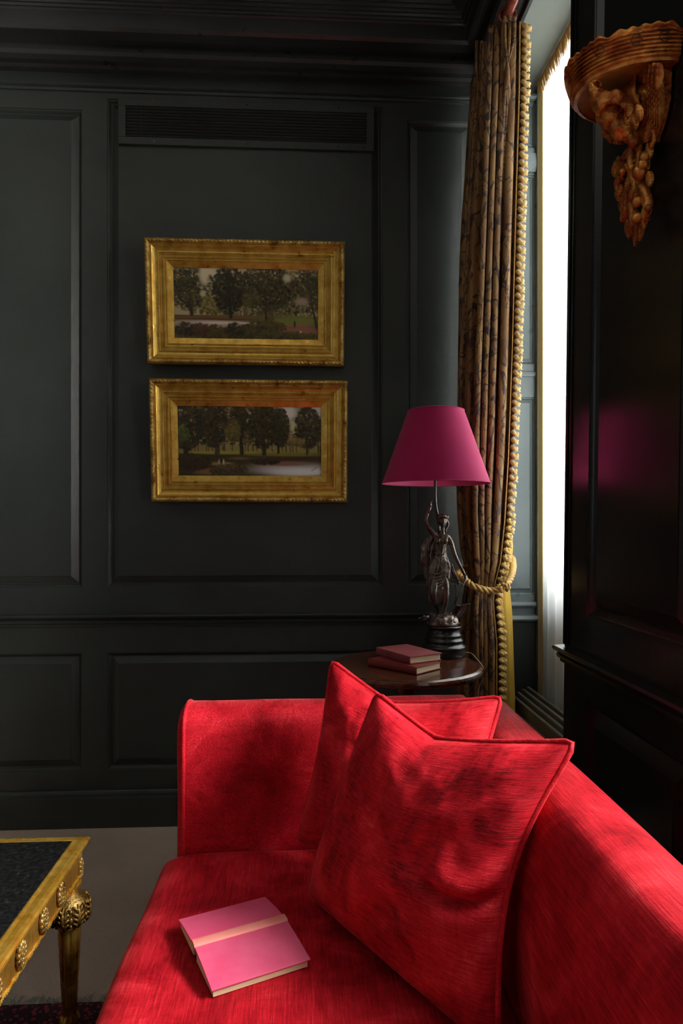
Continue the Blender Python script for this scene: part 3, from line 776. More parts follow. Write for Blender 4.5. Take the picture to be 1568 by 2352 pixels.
# hanging swags and girdle
def swag(pts, r):      # a soft roll of cloth, tapered at both ends and sunk into the dress
    p_ = spline(pts, 8); n_ = len(p_)-1; tube(bm, p_, [r*(.25+.75*math.sin(PI*i/n_)) for i in range(n_+1)], 10)
swag([L_(996, 1268, -.006), L_(1004, 1272, -.0125), L_(1016, 1273, -.0125), L_(1026, 1268, -.005)], .0042)
swag([L_(994, 1229, -.006), L_(1004, 1239, -.014), L_(1016, 1243, -.016), L_(1030, 1232, -.008)], .0050)
for k in range(5):
    swag([L_(985+k, 1300+k*9, -.006), L_(996, 1318+k*9, -.0225), L_(1012, 1316+k*7, -.0235), L_(1034, 1294+k*7, -.004)], .0048)
rough_up(bm, .0012, 120, 3)
obj('draped_dress', bm, BRONZE, fig, sm=True)
bm = B()   # cloak blown behind, with hanging knot at right
dress(bm, [(1002, 1229, 13, 6, .4), (996, 1240, 16, 8, 1.2), (990, 1256, 19, 9, 1.8), (988, 1274, 18, 9, 1.2), (990, 1290, 19, 10, 1.9), (993, 1308, 17, 10, 1.3), (994, 1330, 16, 10, 1), (996, 1352, 13, 9, 1), (998, 1372, 11, 8, 1), (1000, 1388, 8, 6, 1)], 7, .10, 3)
for v in bm.verts: v.co.y += .016
for dx, dy0 in ((1036, 1300), (1041, 1304)):
    tube(bm, spline([L_(dx-6, dy0-10, 0), L_(dx+2, dy0+10, -.004), L_(dx+8, dy0+26, -.002), L_(dx+9, dy0+38, 0)], 5), [.0045]*10+[.003]*6, 7)
for k in range(6): ball(bm, L_(1040+random.uniform(0, 12), 1325+random.uniform(0, 14), -.002), .005, .004, .006, 8, 6)
rough_up(bm, .002, 160, 2)
obj('cloak', bm, BRONZE, fig, sm=True)
# anchor
bm = B()
tube(bm, [L_(1072, 1322, -.012), L_(1044, 1390, .002)], .0018, 8)
tube(bm, spline([L_(1043, 1330, .0), L_(1048, 1352, .004), L_(1047, 1372, .004), L_(1044, 1390, .002)], 5), .0015, 6)
tube(bm, spline([L_(1044, 1389, .002), L_(1056, 1392, .0), L_(1068, 1391, -.002), L_(1079, 1386, -.004)], 5), .0018, 8)
rows = []
outer = spline([L_(1079, 1386, -.004), L_(1070, 1405, .0), L_(1056, 1422, .004), L_(1036, 1434, .01)], 8); inner = spline([L_(1046, 1391, .002), L_(1040, 1402, .006), L_(1034, 1414, .008), L_(1026, 1428, .012)], 8)
for a, b in zip(outer, inner): rows.append([a+(b-a)*t+Vector((0, .012*math.sin(t*PI), 0)) for t in [q_/6 for q_ in range(7)]])
grid(bm, rows); geo = bmesh.ops.extrude_face_region(bm, geom=bm.faces[:]); bmesh.ops.translate(bm, verts=[v for v in geo['geom'] if isinstance(v, bmesh.types.BMVert)], vec=(0, .003, 0))
tube(bm, outer, .0018, 6)
obj('anchor', bm, BRONZE, lamp, sm=True)
bm = B(); tube(bm, spline([LB+Vector((.06, .02, .004)), P(1080, 1500, Z=zt+.003), P(1093, 1512, Z=zt+.003), P(1101, 1535, Z=zt+.001)+Vector((.012, 0, 0)), P(1099, 1562, d=2.30)+Vector((.012, 0, 0)), P(1097, 1600, d=2.32), P(1095, 1760, d=2.35)], 8), .0018, 6)
obj('power_cord', bm, WIRE, lamp, sm=True)

# ------------------------------------------------------------ pictures
def painting_pixels(kind, W=330, Hh=166):
    rs = np.random.RandomState(5+kind); img = np.zeros((Hh, W, 3)); yy, xx = np.mgrid[0:Hh, 0:W]; y = yy/Hh; x = xx/W
    def col(h): return np.array(srgb(h)[:3])
    def blob(cx, cy, rx, ry, c, a=1.0):
        m = np.exp(-(((x-cx)/rx)**2+((y-cy)/ry)**2)**2)*a; m = m[..., None]; img[:] = img*(1-m)+np.array(c)*m
    def dabs(n, fx, fy, cols, r=(.008, .02), a=.8, clip=None):
        for _ in range(n):
            cx, cy = fx(), fy(cx_=None) if False else fy(); c = col(cols[rs.randint(len(cols))])*rs.uniform(.75, 1.25)
            blob_local(cx, cy, rs.uniform(*r), rs.uniform(*r)*1.5, c, a)
    def blob_local(cx, cy, rx, ry, c, a):
        x0, x1 = int(max(0, (cx-2*rx)*W)), int(min(W, (cx+2*rx)*W+1)); ry = ry*1.0; y0, y1 = int(max(0, (cy-2*ry)*Hh)), int(min(Hh, (cy+2*ry)*Hh+1))
        if x1 <= x0 or y1 <= y0: return
        sx = x[y0:y1, x0:x1]; sy = y[y0:y1, x0:x1]
        m = (np.exp(-(((sx-cx)/rx)**2+((sy-cy)/ry)**2)**2)*a)[..., None]
        img[y0:y1, x0:x1] = img[y0:y1, x0:x1]*(1-m)+c*m
    def canopy(cx, cy, rx, ry, cols, n=260, r=(.008, .022)):
        for _ in range(int(n*1.7)):
            a = rs.uniform(0, 2*PI); q = rs.uniform(0, 1)**.6
            px, py = cx+rx*q*math.cos(a), cy+ry*q*math.sin(a)
            lit = .75+.5*(1-(py-cy+ry)/(2*ry))*rs.uniform(.4, 1.2)
            blob_local(px, py, rs.uniform(*r)*.62, rs.uniform(*r)*1.15, col(cols[rs.randint(len(cols))])*lit, .75)
    def trunk(x0, y0, x1, y1, w0, w1, h):
        for k in range(40):
            t = k/39; c = col(h)*rs.uniform(.7, 1.3)
            blob_local(x0+(x1-x0)*t+.002*math.sin(t*9), y0+(y1-y0)*t, w0+(w1-w0)*t, .018, c, .9)
    dk = ['1c1a10', '262114', '30281a', '1a1d12', '3a2e1a', '42361f']; md = ['3c3820', '4a4224', '34381f', '54481f', '2e3018']; lt = ['6a5e35', '756436', '5b5a30', '7f6b45']
    img[:] = col('8b7e66'); img[:] = img*(1.1-.35*y[..., None])
    if kind == 0:
        blob(.22, .12, .09, .25, col('a89c84'))
        blob(.85, .2, .08, .12, col('8f8873'))
        canopy(.5, .38, .6, .30, md+lt+dk[3:], 1500, (.008, .022)); canopy(.85, .35, .2, .35, md+dk+lt, 420); canopy(.27, .52, .1, .13, lt+md, 160)
        for k in range(26): xk = .45+.55*rs.rand(); trunk(xk, .5, xk, .68, .0014, .0018, '4e4630')
        img[y > .66] = col('4d4526'); blob(.85, .72, .22, .06, col('59602a')); blob(.3, .69, .4, .03, col('5a4322'))
        blob(.22, .78, .30, .055, col('8c7f76')); blob(.36, .765, .2, .02, col('a3958b')); blob(.25, .715, .35, .012, col('4a2a1a'))
        blob(.88, .87, .14, .09, col('6e4a3a')); blob(.80, .78, .16, .02, col('70503a'))
        trunk(.11, .35, .12, .66, .008, .013, '2c2618'); canopy(.1, .24, .12, .32, dk+md, 420)
        trunk(.385, .3, .39, .69, .006, .011, '201a10'); canopy(.38, .28, .11, .36, dk[:4], 420)
        trunk(.675, .3, .665, .78, .012, .024, '4a3c24'); trunk(.63, .4, .635, .76, .006, .010, '2e2516'); canopy(.64, .25, .19, .33, dk+md[:2], 700); canopy(.53, .44, .06, .1, md, 80)
        trunk(.93, .25, .985, .82, .005, .010, '2a2115'); canopy(.94, .2, .1, .25, md+dk, 200)
        blob(.21, .08, .035, .16, col('a89c84')); blob(.20, .36, .02, .05, col('8f8468')); blob(.78, .12, .03, .06, col('8f8873')); blob(.88, .45, .05, .06, col('7a6a5c'))
        canopy(.62, .82, .16, .09, ['3c3519', '473c1e', '2b2816'], 160); canopy(.5, .93, .5, .07, ['3f3a1c', '34301a', '4d4224', '2a2a18'], 460)
        canopy(.08, .86, .08, .09, dk, 90); canopy(.18, .85, .06, .08, ['4e2f22', '3a2a1a'], 70); canopy(.28, .88, .06, .08, ['4a4020', '3a2a1a'], 60); canopy(.42, .86, .07, .09, dk, 90)
        blob_local(.832, .77, .007, .05, col('17120f'), 1); blob_local(.875, .88, .009, .015, col('b08a70'), .9)
    else:
        canopy(.5, .32, .6, .38, md+lt+dk, 1900, (.008, .022)); blob(.76, .08, .07, .12, col('a7a098')); blob(.97, .05, .05, .12, col('a09a92')); blob(.8, .28, .03, .08, col('8f8a6a')); blob(.31, .28, .03, .04, col('a3927a')); blob(.5, .2, .025, .03, col('8d8d88'))
        img[(y > .56) & (y < .66)] = col('6d6238'); 
        for k in range(60): xk = .06+.94*rs.rand(); trunk(xk, .54, xk, .65, .0015, .002, rs.choice(['6d6244', '3a3220', '2a2418']))
        img[y > .66] = col('34301a'); blob(.35, .66, .4, .025, col('77702f')); blob(.75, .68, .3, .03, col('5f5a26')); blob(.8, .76, .3, .04, col('3a2618'))
        blob(.8, .9, .30, .10, col('8d8784')); blob(.85, .93, .22, .06, col('a9a6a6')); blob(.72, .82, .2, .03, col('6a4c3a'))
        blob(.2, .93, .10, .05, col('6a4a36')); blob(.3, .82, .08, .03, col('7a6640')); blob(.42, .74, .08, .02, col('5f4a2c'))
        for tx, ty, tw, h in ((.05, .75, .02, '241e14'), (.265, .68, .018, '3a3222'), (.435, .68, .014, '261f14'), (.59, .69, .015, '2b2416'), (.69, .66, .008, '221c12'), (.89, .68, .007, '2a2416')):
            trunk(tx, .3, tx+.004, ty, tw*.6, tw, h)
        for cx, cy, rx, ry, n in ((.06, .28, .12, .35, 480), (.24, .25, .11, .33, 420), (.42, .2, .07, .22, 200), (.59, .27, .10, .34, 460), (.71, .3, .06, .28, 300), (.9, .3, .09, .3, 360)):
            canopy(cx, cy, rx, ry, dk+md[2:3], n)
        canopy(.04, .4, .04, .14, ['4c5226', '3d4220'], 60); canopy(.38, .35, .05, .16, ['5d5226', '4a4220'], 120); canopy(.82, .5, .06, .06, ['6b5a38', '54462a'], 60)
        canopy(.1, .8, .12, .12, ['2a2212', '3a2a18', '33301a'], 260); canopy(.35, .92, .13, .09, ['3f3620', '4f4230', '2e2816'], 220); canopy(.6, .79, .1, .03, ['221c12', '2e2816'], 80)
        for dx, h in ((.282, '8a7a66'), (.298, '15100d'), (.313, '9a8f80')): blob_local(dx, .79, .006, .04, col(h), 1)
        for k in range(5): blob_local(.93+.008*k, .915-.012*k, .006, .006, col('3a3230'), .8)
    img += rs.uniform(-.004, .004, img.shape); return np.clip(img**1.12*2.1, .002, 1)
PM = NT('oil_painting_surface'); pa = PM.n('ShaderNodeVertexColor'); pa.layer_name = 'paint'
PM.set(Base_Color=pa.outputs[0], Roughness=.38, Coat_Weight=.15, Coat_Roughness=.2); PM.bump(PM.noise(260, PM.coord(), 3), .25, .001); PAINTING = PM.m

def picture(name, label, corners, lean, kind):
    (xl, yt), (xr, yb) = corners
    bl = P(xl+8, yb, Y=BY-.03); br = P(xr, yb, Y=BY-.03); tl = P(xl, yt, Y=BY-.03-lean); tr2 = P(xr, yt, Y=BY-.03-lean)
    Wd = ((br-bl).length+(tr2-tl).length)/2; c0 = Vector(((bl.x+br.x+tl.x+tr2.x)/4, BY-.012, bl.z))
    zvec = Vector((0, -lean, tl.z-bl.z)); Hd = zvec.length; zv = zvec.normalized(); xv = Vector((1, 0, 0)); nv = Vector((0, -zv.z, zv.y)); 
    root = thing(name, label, 'picture', tuple(c0), 'gilt-framed landscapes on the back wall')
    def Q(u, v, h): return c0+xv*u+zv*v+nv*h        # u centred, v from bottom, h towards the room
    u_ = Wd/457
    def ring(t, h): return [Q(-Wd/2+t, t, h), Q(Wd/2-t, t, h), Q(Wd/2-t, Hd-t, h), Q(-Wd/2+t, Hd-t, h)]
    # frame profile: (inset px, height m)
    pr = [(0, 0), (0, .040), (1, .044), (3, .046)]
    bead = [(1.5, .043), (2.5, .048), (4, .051), (6, .0525), (8, .051), (10, .047), (11, .043)]
    rest = [(11, .043), (12, .0405), (13, .041), (14, .0425), (15.5, .042), (18, .038), (22, .033), (26, .031), (28, .031), (28.6, .034), (31, .0345), (31.6, .030), (34, .0295), (35, .026), (38, .0255), (38.6, .0275), (41, .027), (42, .0225), (44, .0215), (45, .024), (47, .024), (48, .020), (61, .0125), (61.5, .008)]
    bm = B(); V = grid(bm, [ring(t*u_, h) for t, h in [(4, 0)]+pr[:3]+[(11, .040)]], closeu=True); bm.faces.new(V[0][::-1])
    bm2 = B(); V = grid(bm2, [ring(t*u_, h) for t, h in rest], closeu=True)
    fm = obj('frame', bm2, GILT, root)
    obj('frame_side', bm, GILT, fm)
    # beaded ornament, real bumps along the rim
    bm = B(); rows = []
    n = 150; m_ = 84
    def side_pts(a, b, k): return [(a+(b-a)*i/k) for i in range(k)]
    def loop(t, h, disp):
        r = ring(t*u_, h); out = []
        for (a, b, k) in ((r[0], r[1], n), (r[1], r[2], m_), (r[2], r[3], n), (r[3], r[0], m_)):
            for i, p in enumerate(side_pts(a, b, k)):
                q2 = abs(math.sin(i*PI/3.0)) if disp else 0
                out.append(p+nv*(disp*(q2-.35)+(.0014*noise.noise(p*160) if disp else 0)))
        return out
    for j, (t, h) in enumerate(bead): rows.append(loop(t, h, (.0065 if 1 <= j <= 5 else 0)))
    grid(bm, rows, closeu=True); obj('beading', bm, GILTORN, fm, sm=True)
    # canvas
    W_, H_ = 330, 166; px = painting_pixels(kind, W_, H_); t = 60.5*u_
    me = bpy.data.meshes.new('painting'); a = Q(-Wd/2+t, t, .0085)-worldloc(root); wv = xv*(Wd-2*t); hv = zv*(Hd-2*t)
    verts = [tuple(a+wv*(i/(W_-1))+hv*(1-j/(H_-1))) for j in range(H_) for i in range(W_)]
    faces = [(j*W_+i, (j+1)*W_+i, (j+1)*W_+i+1, j*W_+i+1) for j in range(H_-1) for i in range(W_-1)]
    me.from_pydata(verts, [], faces); ca = me.color_attributes.new('paint', 'FLOAT_COLOR', 'POINT')
    buf = np.ones((H_*W_, 4), dtype=np.float32); buf[:, :3] = px.reshape(-1, 3); ca.data.foreach_set('color', buf.ravel())
    me.materials.append(PAINTING); o = bpy.data.objects.new('painting', me); C.objects.link(o); o.parent = root
    return root
picture('framed_painting', 'upper gilt-framed oil landscape of tall trees by a pale stream with a lone walker', ((333, 547), (790, 835)), .055, 0)
picture('framed_painting', 'lower gilt-framed oil landscape of an avenue of dark trees with a lake at right', ((343, 869), (797, 1151)), .048, 1)

# ------------------------------------------------------------ air vent grille
vx0, vx1 = xb(273), xb(858); vz1, vz0 = zb(236), zb(340)
vent = thing('air_vent', 'long dark painted louvred air vent set high in the wall panelling', 'vent', ((vx0+vx1)/2, BY, vz0))
yf = BY-.012; m_ = .030
bm = B()
for a in ((vx0, vx1, vz1-m_, vz1), (vx0, vx1, vz0, vz0+m_), (vx0, vx0+m_, vz0+m_, vz1-m_), (vx1-m_, vx1, vz0+m_, vz1-m_)): box(bm, a[0], a[1], yf, BY+.003, a[2], a[3])
vf = obj('frame', bm, WALL, vent, bevel=.0015)
bm = B(); box(bm, vx0+m_-.002, vx1-m_+.002, BY-.0005, BY+.004, vz0+m_-.002, vz1-m_+.002); obj('backing', bm, DARKMETAL, vent)
nl = 10; hh = (vz1-vz0-2*m_)/nl
for k in range(nl):
    z = vz0+m_+hh*(k+.5); bm = B()
    obox(bm, Vector(((vx0+vx1)/2, yf+.005, z)), Vector(((vx1-vx0)/2-m_, 0, 0)), Vector((0, .004, -.003)), Vector((0, .0005, .0009))); obj('slat', bm, WALL, vent)
for px in (325, 488, 648, 808):
    bm = B(); box(bm, xb(px)-.0015, xb(px)+.0015, yf+.006, yf+.009, vz0+m_, vz1-m_); obj('divider', bm, WALL, vent)
for px, zz in ((355, vz1-m_*.4), (355, vz0+m_*.5), (568, vz1-m_*.4), (568, vz0+m_*.5), (777, vz1-m_*.4), (777, vz0+m_*.5), (836, vz0+m_*.5)):
    bm = B(); ball(bm, (xb(px), yf-.0005, zz), .0035, .0014, .0035, 10, 6); obj('screw', bm, SCREW if px == 355 else DARKMETAL, vent, sm=True)

# ------------------------------------------------------------ curtain
def px2X(px, Y): return P(px, 1200, Y=Y).x
ZT = 3.028
def yface(z): return interp(z, [(0, 2.52), (.9, 2.54), (1.02, 2.56), (1.3, 2.53), (2.2, 2.45), (3.03, 2.39)])
def lead(z):    # px of the leading edge
    return interp(z, [(0, 1148), (.55, 1150), (.8, 1150), (.95, 1142), (1.02, 1146), (1.10, 1158), (1.25, 1168), (1.5, 1177), (1.9, 1186), (2.4, 1194), (2.8, 1202), (3.03, 1204)])
def left(z):    # px of far side
    return interp(z, [(0, 1050), (.6, 1056), (.95, 1066), (1.02, 1072), (1.15, 1060), (1.5, 1052), (2.0, 1056), (2.5, 1064), (3.03, 1082)])
def corner(z): return interp(z, [(0, 1098), (.9, 1092), (1.02, 1096), (1.3, 1088), (1.8, 1095), (2.6, 1112), (3.03, 1124)])
def curtain_pt(u, z):
    yf = yface(z); yb_ = 2.80; a = Vector((px2X(left(z), yb_), yb_, z)); b = Vector((px2X(corner(z), yf+.03), yf+.03, z)); c = Vector((px2X(lead(z), yf), yf, z))
    # plan path a -> b -> c
    if u < .45: t = u/.45; p = a.lerp(b, t); n = Vector((-1, -.35, 0)).normalized()
    else: t = (u-.45)/.55; p = b.lerp(c, t); n = Vector((-.3, -1, 0)).normalized()
    tie = math.exp(-((z-1.02)/.13)**2)
    amp = interp(z, [(0, .030), (.8, .027), (1.02, .011), (1.3, .022), (2.2, .026), (2.9, .017), (3.03, .014)])
    ph = 2*PI*(7.0*(u+.05*math.sin(u*9+1)))+.35*math.sin(z*2.1)+.5*noise.noise(Vector((u*3, z*1.2, 0)))
    f = math.cos(ph); f = math.copysign(abs(f)**.75, f)
    fade = smooth(u/.06)*smooth((1-u)/.10)
    # pinch pleat near the head
    pin = math.exp(-((z-2.86)/.05)**2)
    w_ = 1-.55*pin*math.exp(-((u-.73)/.05)**2)
    p = p+n*(amp*f*fade*w_+.004*noise.noise(Vector((u*16, z*3.5, 2))))
    along = (c-b).normalized() if u >= .45 else (b-a).normalized()
    p += along*.006*math.sin(ph*2)*fade
    return p
cur = thing('curtain', 'heavy gold and plum patterned curtain with bobble fringe, tied back beside the window', 'curtain', (.70, 2.55, 0))
bm = B(); NU, NZ = 220, 200; zz = [ZT*(1-i/NZ)+.01*(i/NZ) for i in range(NZ+1)]
grid(bm, [[curtain_pt(j/NU, z) for j in range(NU+1)] for z in zz], uv=lambda p, q: (q/NU*1.15, p/NZ*3.0))
cd = obj('drape', bm, DAMASK, cur, sm=True); so = cd.modifiers.new('thickness', 'SOLIDIFY'); so.thickness = .004; so.offset = 0
# pinch pleats: three fine folds meeting at a knot
bm = B()
for u0 in (.735, .30):
    base = curtain_pt(u0, 2.86)+Vector((-.003, -.034, 0))
    for k, dx in enumerate((-.018, -.002, .014)):
        top = curtain_pt(u0, ZT)+Vector((dx*1.1, -.036, .012)); mid_ = curtain_pt(u0, 2.95)+Vector((dx*.9, -.040, 0))
        low = curtain_pt(u0, 2.72)+Vector((dx*.6, -.030, 0))
        tube(bm, spline([top, mid_, base, low+Vector((0, 0, 0)), curtain_pt(u0, 2.4)+Vector((dx*.35-.004, -.022, 0)), curtain_pt(u0, 1.9)+Vector((dx*.2-.01, -.004, 0))], 8), [.0065]*8+[.006, .0055, .005, .0045, .004, .0035, .0035, .004]+[.009]*8+[.010]*8+[.0095, .009, .008, .007, .006, .005, .003, .002, .001], 10)
obj('pinch_pleat', bm, PLEATM, cd, sm=True)
# lining seen past the leading edge
bm = B(); rows = []
for i in range(81):
    z = lerp(1.32, .02, i/80); yf = yface(z)
    pr = interp(z, [(0, 1186), (.55, 1183), (.9, 1176), (1.0, 1170), (1.05, 1172), (1.15, 1178), (1.25, 1174), (1.32, 1166)])
    a = Vector((px2X(lead(z)-3, yf+.012), yf+.012, z)); b = Vector((px2X(pr, yf+.07), yf+.07, z))
    rows.append([a.lerp(b, t)+Vector((-.3, -1, 0)).normalized()*.007*math.sin(t*9+z*2)*math.sin(PI*t) for t in [k/16 for k in range(17)]])
grid(bm, rows); ln = obj('lining', bm, LINING, cur, sm=True); so = ln.modifiers.new('thickness', 'SOLIDIFY'); so.thickness = .003
# braid and bobble fringe along the leading edge
bm = B(); z = ZT; k = 0; rnd = random.Random(2)
edge = []
while z > .02:
    p = curtain_pt(1, z); edge.append(p); z -= .006
rope(bm, [p+Vector((-.018, -.006, 0)) for p in edge], .0032, 2, .012, 5)
obj('braid', bm, CORD, cur, sm=True)
bm = B(); z = ZT-.02
while z > .05:
    p = curtain_pt(1, z); s = rnd.uniform(.85, 1.15); up_ = 1
    # each bobble: a short tuft hanging out and down from the edge
    c = p+Vector((.010*s, -.004, 0))
    M = Matrix.Rotation(R(-35+rnd.uniform(-20, 20)), 4, 'Y')
    ball(bm, c, .0135*s, .009*s, .0095*s, 10, 7, M)
    tube(bm, [p+Vector((-.010, -.006, .012)), p+Vector((0, -.008, .004)), c+Vector((.010*s, -.002, -.011*s))], [.006, .0085, .0025], 8)
    ball(bm, p+Vector((-.002, -.009, .006)), .006, .005, .006, 8, 6)
    z -= .0275
rough_up(bm, .0016, 150, 1)
obj('bobble_fringe', bm, FRINGE, cur, sm=True)
# tie-back rope
tie = thing('curtain_tieback', 'twisted gold rope tieback holding the patterned curtain', 'curtain tieback', tuple(P(1120, 1350, d=2.5)))
loop = spline([P(1052, 1318, d=2.62), P(1068, 1332, d=2.55), P(1084, 1345, d=2.505), P(1105, 1353, d=2.495), P(1130, 1357, d=2.50), P(1150, 1352, d=2.50), P(1166, 1338, d=2.52), P(1176, 1316, d=2.58), P(1178, 1296, d=2.66), P(1170, 1280, d=2.76), P(1120, 1290, d=2.80), P(1070, 1305, d=2.74)], 14, True)
bm = B(); rope(bm, loop, .0125, 3, .062, 8, True); obj('rope', bm, CORD, tie, sm=True)
bm = B(); c = P(1157, 1348, d=2.475)
for k in range(16): ball(bm, c+Vector((rnd.uniform(-.016, .016), rnd.uniform(-.008, .006), rnd.uniform(-.016, .014))), .008, .008, .009, 8, 6)
rough_up(bm, .003, 140, 5)
obj('knot', bm, CORD, tie, sm=True)
# pole, rings
pole = thing('curtain_pole', 'red-brown turned wooden curtain pole above the window', 'curtain pole', (.722, 2.3, 3.066))
bm = B(); tube(bm, [(.722, 2.80, 3.066), (.722, 1.9, 3.066)], .0195, 20); obj('rod', bm, POLE, pole, sm=True)
bm = B(); lathe(bm, [(.022, 0), (.03, .006), (.03, .014), (.022, .02), (.028, .03), (.034, .045), (.030, .062), (.014, .075), (.002, .078)], (0, 0, 0), 20)
for v in bm.verts: v.co = Vector((.722+v.co.x, 1.9-v.co.z, 3.066+v.co.y))
obj('finial', bm, POLE, pole, sm=True)
for y in (2.40, 2.47, 2.54, 2.61, 2.68):
    bm = B(); tube(bm, [Vector((.722+.029*math.cos(a), y, 3.056+.029*math.sin(a))) for a in [2*PI*k/28 for k in range(28)]], .0062, 10, True)
    obj('curtain_ring', bm, POLE, pole, sm=True)

# ------------------------------------------------------------ net sheer with gold heading fringe
sheer = thing('net_curtain', 'white net curtain hanging over the bright window with yellow top fringe', 'curtain', (XO, 2.4, .5))
bm = B(); rows = []
for i in range(41):
    z = lerp(ZH-.008, .50, i/40)
    rows.append([Vector((XO-.004+.010*math.sin(y*2*PI/.085+.8*math.sin(z*2))*interp(z, [(0, 1), (2.8, .7), (3.06, .3)]), y, z)) for y in [lerp(YP+shear(z)+.004, YR-.028, k/110) for k in range(111)]])
grid(bm, rows); obj('net', bm, SHEER, sheer, sm=True)
bm = B()
for k in range(120):
    y = lerp(YP-.045, YR-.03, k/119); l = rnd.uniform(.05, .085)
    tube(bm, [(XO-.02, y, ZH-.004), (XO-.022+rnd.uniform(-.003, .003), y+rnd.uniform(-.003, .003), ZH-l*.5), (XO-.018, y+rnd.uniform(-.004, .004), ZH-l)], [.004, .0035, .001], 5)
obj('fringe', bm, FRINGE, sheer, kind='stuff')
bm = B()    # side hem strip of the net, beside the reveal
grid(bm, [[Vector((XO-.022, YR-.035, z)), Vector((XO-.012, YR-.06, z))] for z in [lerp(.5, ZH-.01, k/20) for k in range(21)]])
hm = obj('side_hem', bm, fabric_translucent('pale_net_hem', (.6, .52, .28, 1), (.6, .5, .25, 1), .25), sheer); so = hm.modifiers.new('t', 'SOLIDIFY'); so.thickness = .003
hk = thing('blind_hook', 'small brass hook high in the window reveal', 'hook', tuple(P(1240, 190, Y=YR-.02)))
bm = B(); tube(bm, spline([P(1236, 186, Y=YR), P(1240, 190, Y=YR-.02), P(1246, 188, Y=YR-.03), P(1242, 204, Y=YR-.02), P(1239, 212, Y=YR-.01)], 5), .0045, 8); ball(bm, P(1240, 190, Y=YR-.012), .009, .009, .012, 10, 8); obj('hook', bm, BRASS, hk, sm=True)

# ------------------------------------------------------------ radiator
rad = thing('radiator', 'low stone-coloured ribbed radiator under the bright window', 'radiator', (.89, 2.4, 0))
ry0, ry1 = 2.12, 2.735
for k, (x, z) in enumerate(((.846, .548), (.866, .562), (.886, .574), (.907, .583))):
    bm = B(); box(bm, x-.007, x+.007, ry0, ry1, z-.055, z); obj('fin', bm, RADM, rad, bevel=.004)
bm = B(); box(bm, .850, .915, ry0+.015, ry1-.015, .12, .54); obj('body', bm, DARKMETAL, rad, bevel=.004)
bm = B(); tube(bm, [(.836, ry0+.02, .50), (.836, ry1-.02, .50)], .004, 8); obj('front_rail', bm, RADM, rad, sm=True)
for y in (ry0+.04, ry1-.04):
    bm = B(); box(bm, .86, .905, y-.01, y+.01, 0, .125); obj('foot', bm, DARKMETAL, rad)

# ------------------------------------------------------------ gilt wall bracket
wb = thing('wall_bracket', 'carved red-gold wall bracket shelf with bird and hanging foliage, on the dark pier', 'wall bracket', (XW, 1.54, 1.9))
zs_ = 2.230; cy_ = 1.532; RW, RD = .136, .190
def rim(a, f=1.0, z=0): return Vector((XW-.002-RD*f*max(0, math.sin(a))**.9, cy_+RW*f*math.cos(a), z))
bm = B(); rows = []; NA = 260
pr = [(.86, 0), (.905, .0015), (.915, .008)]
for k in range(7):
    z_ = .011+.0075*k; f_ = .935+.0125*k; pr += [(f_+.012, z_), (f_+.020, z_+.002), (f_+.012, z_+.0045), (f_-.012, z_+.006)]
pr += [(1.03, .066), (1.02, .071), (.97, .072), (.5, .068)]
for i in range(NA+1):
    a = PI*i/NA; row = []
    for f, z in pr:
        sc = max(0, (z-.048)/.024); wv = sc*(-.013*max(0, math.cos(a*8))**14+.0022*math.sin(a*46))
        row.append(rim(a, f*(1+.02*sc*math.sin(a*9)), zs_+z+wv))
    rows.append(row)
V = grid(bm, rows)
rm = obj('shelf', bm, GILTRED, wb, sm=False)
for a in (R(128), R(153), R(170)):     # dark round plugs let into the reeded rim
    bm = B(); c = rim(a, 1.0, zs_+.040); o_ = Vector((-math.sin(a), math.cos(a), 0)).normalized(); t_ = Vector((0, 0, 1)).cross(o_)
    tube(bm, [c+o_*.005+t_*.010*math.cos(q_)+Vector((0, 0, .011*math.sin(q_))) for q_ in [2*PI*k/24 for k in range(24)]], .0009, 6, True)
    obj('roundel', bm, DARKMETAL, rm, sm=True)
bm = B()
rows = []
for fr_ in (0, .25, .5, .7, .86): rows.append([rim(PI*i/60, fr_, zs_-.0+.018*(1-fr_)) for i in range(61)])
grid(bm, rows); us_ = obj('shelf_underside', bm, gilt('plain_gold_underside', (.42, .17, .03, 1), (.58, .27, .05, 1), (.30, .10, .015, 1), .45, .5, 30, .15), wb, sm=True)
# back board against the wall with its reeded edge
bm = B(); rows = []
for i in range(25):
    t = i/24; z = lerp(2.285, 2.105, t); hw = interp(t, [(0, .055), (.3, .075), (.65, .07), (.85, .052), (1, .02)])
    rows.append([Vector((XW-.003, cy_-.015-.005-hw, z)), Vector((XW-.022-.004*math.sin(i*2.2), cy_-.015-.005-hw*.95, z)), Vector((XW-.034, cy_-.015-.005-hw*.5, z)), Vector((XW-.04, cy_, z)), Vector((XW-.034, cy_+hw*.5, z)), Vector((XW-.02, cy_+hw*.95, z)), Vector((XW-.003, cy_+hw, z))])
grid(bm, rows); bmesh.ops.subdivide_edges(bm, edges=bm.edges[:], cuts=2, use_grid_fill=True); rough_up(bm, .005, 60, 8); obj('back_board', bm, GILTRED, wb, sm=False)
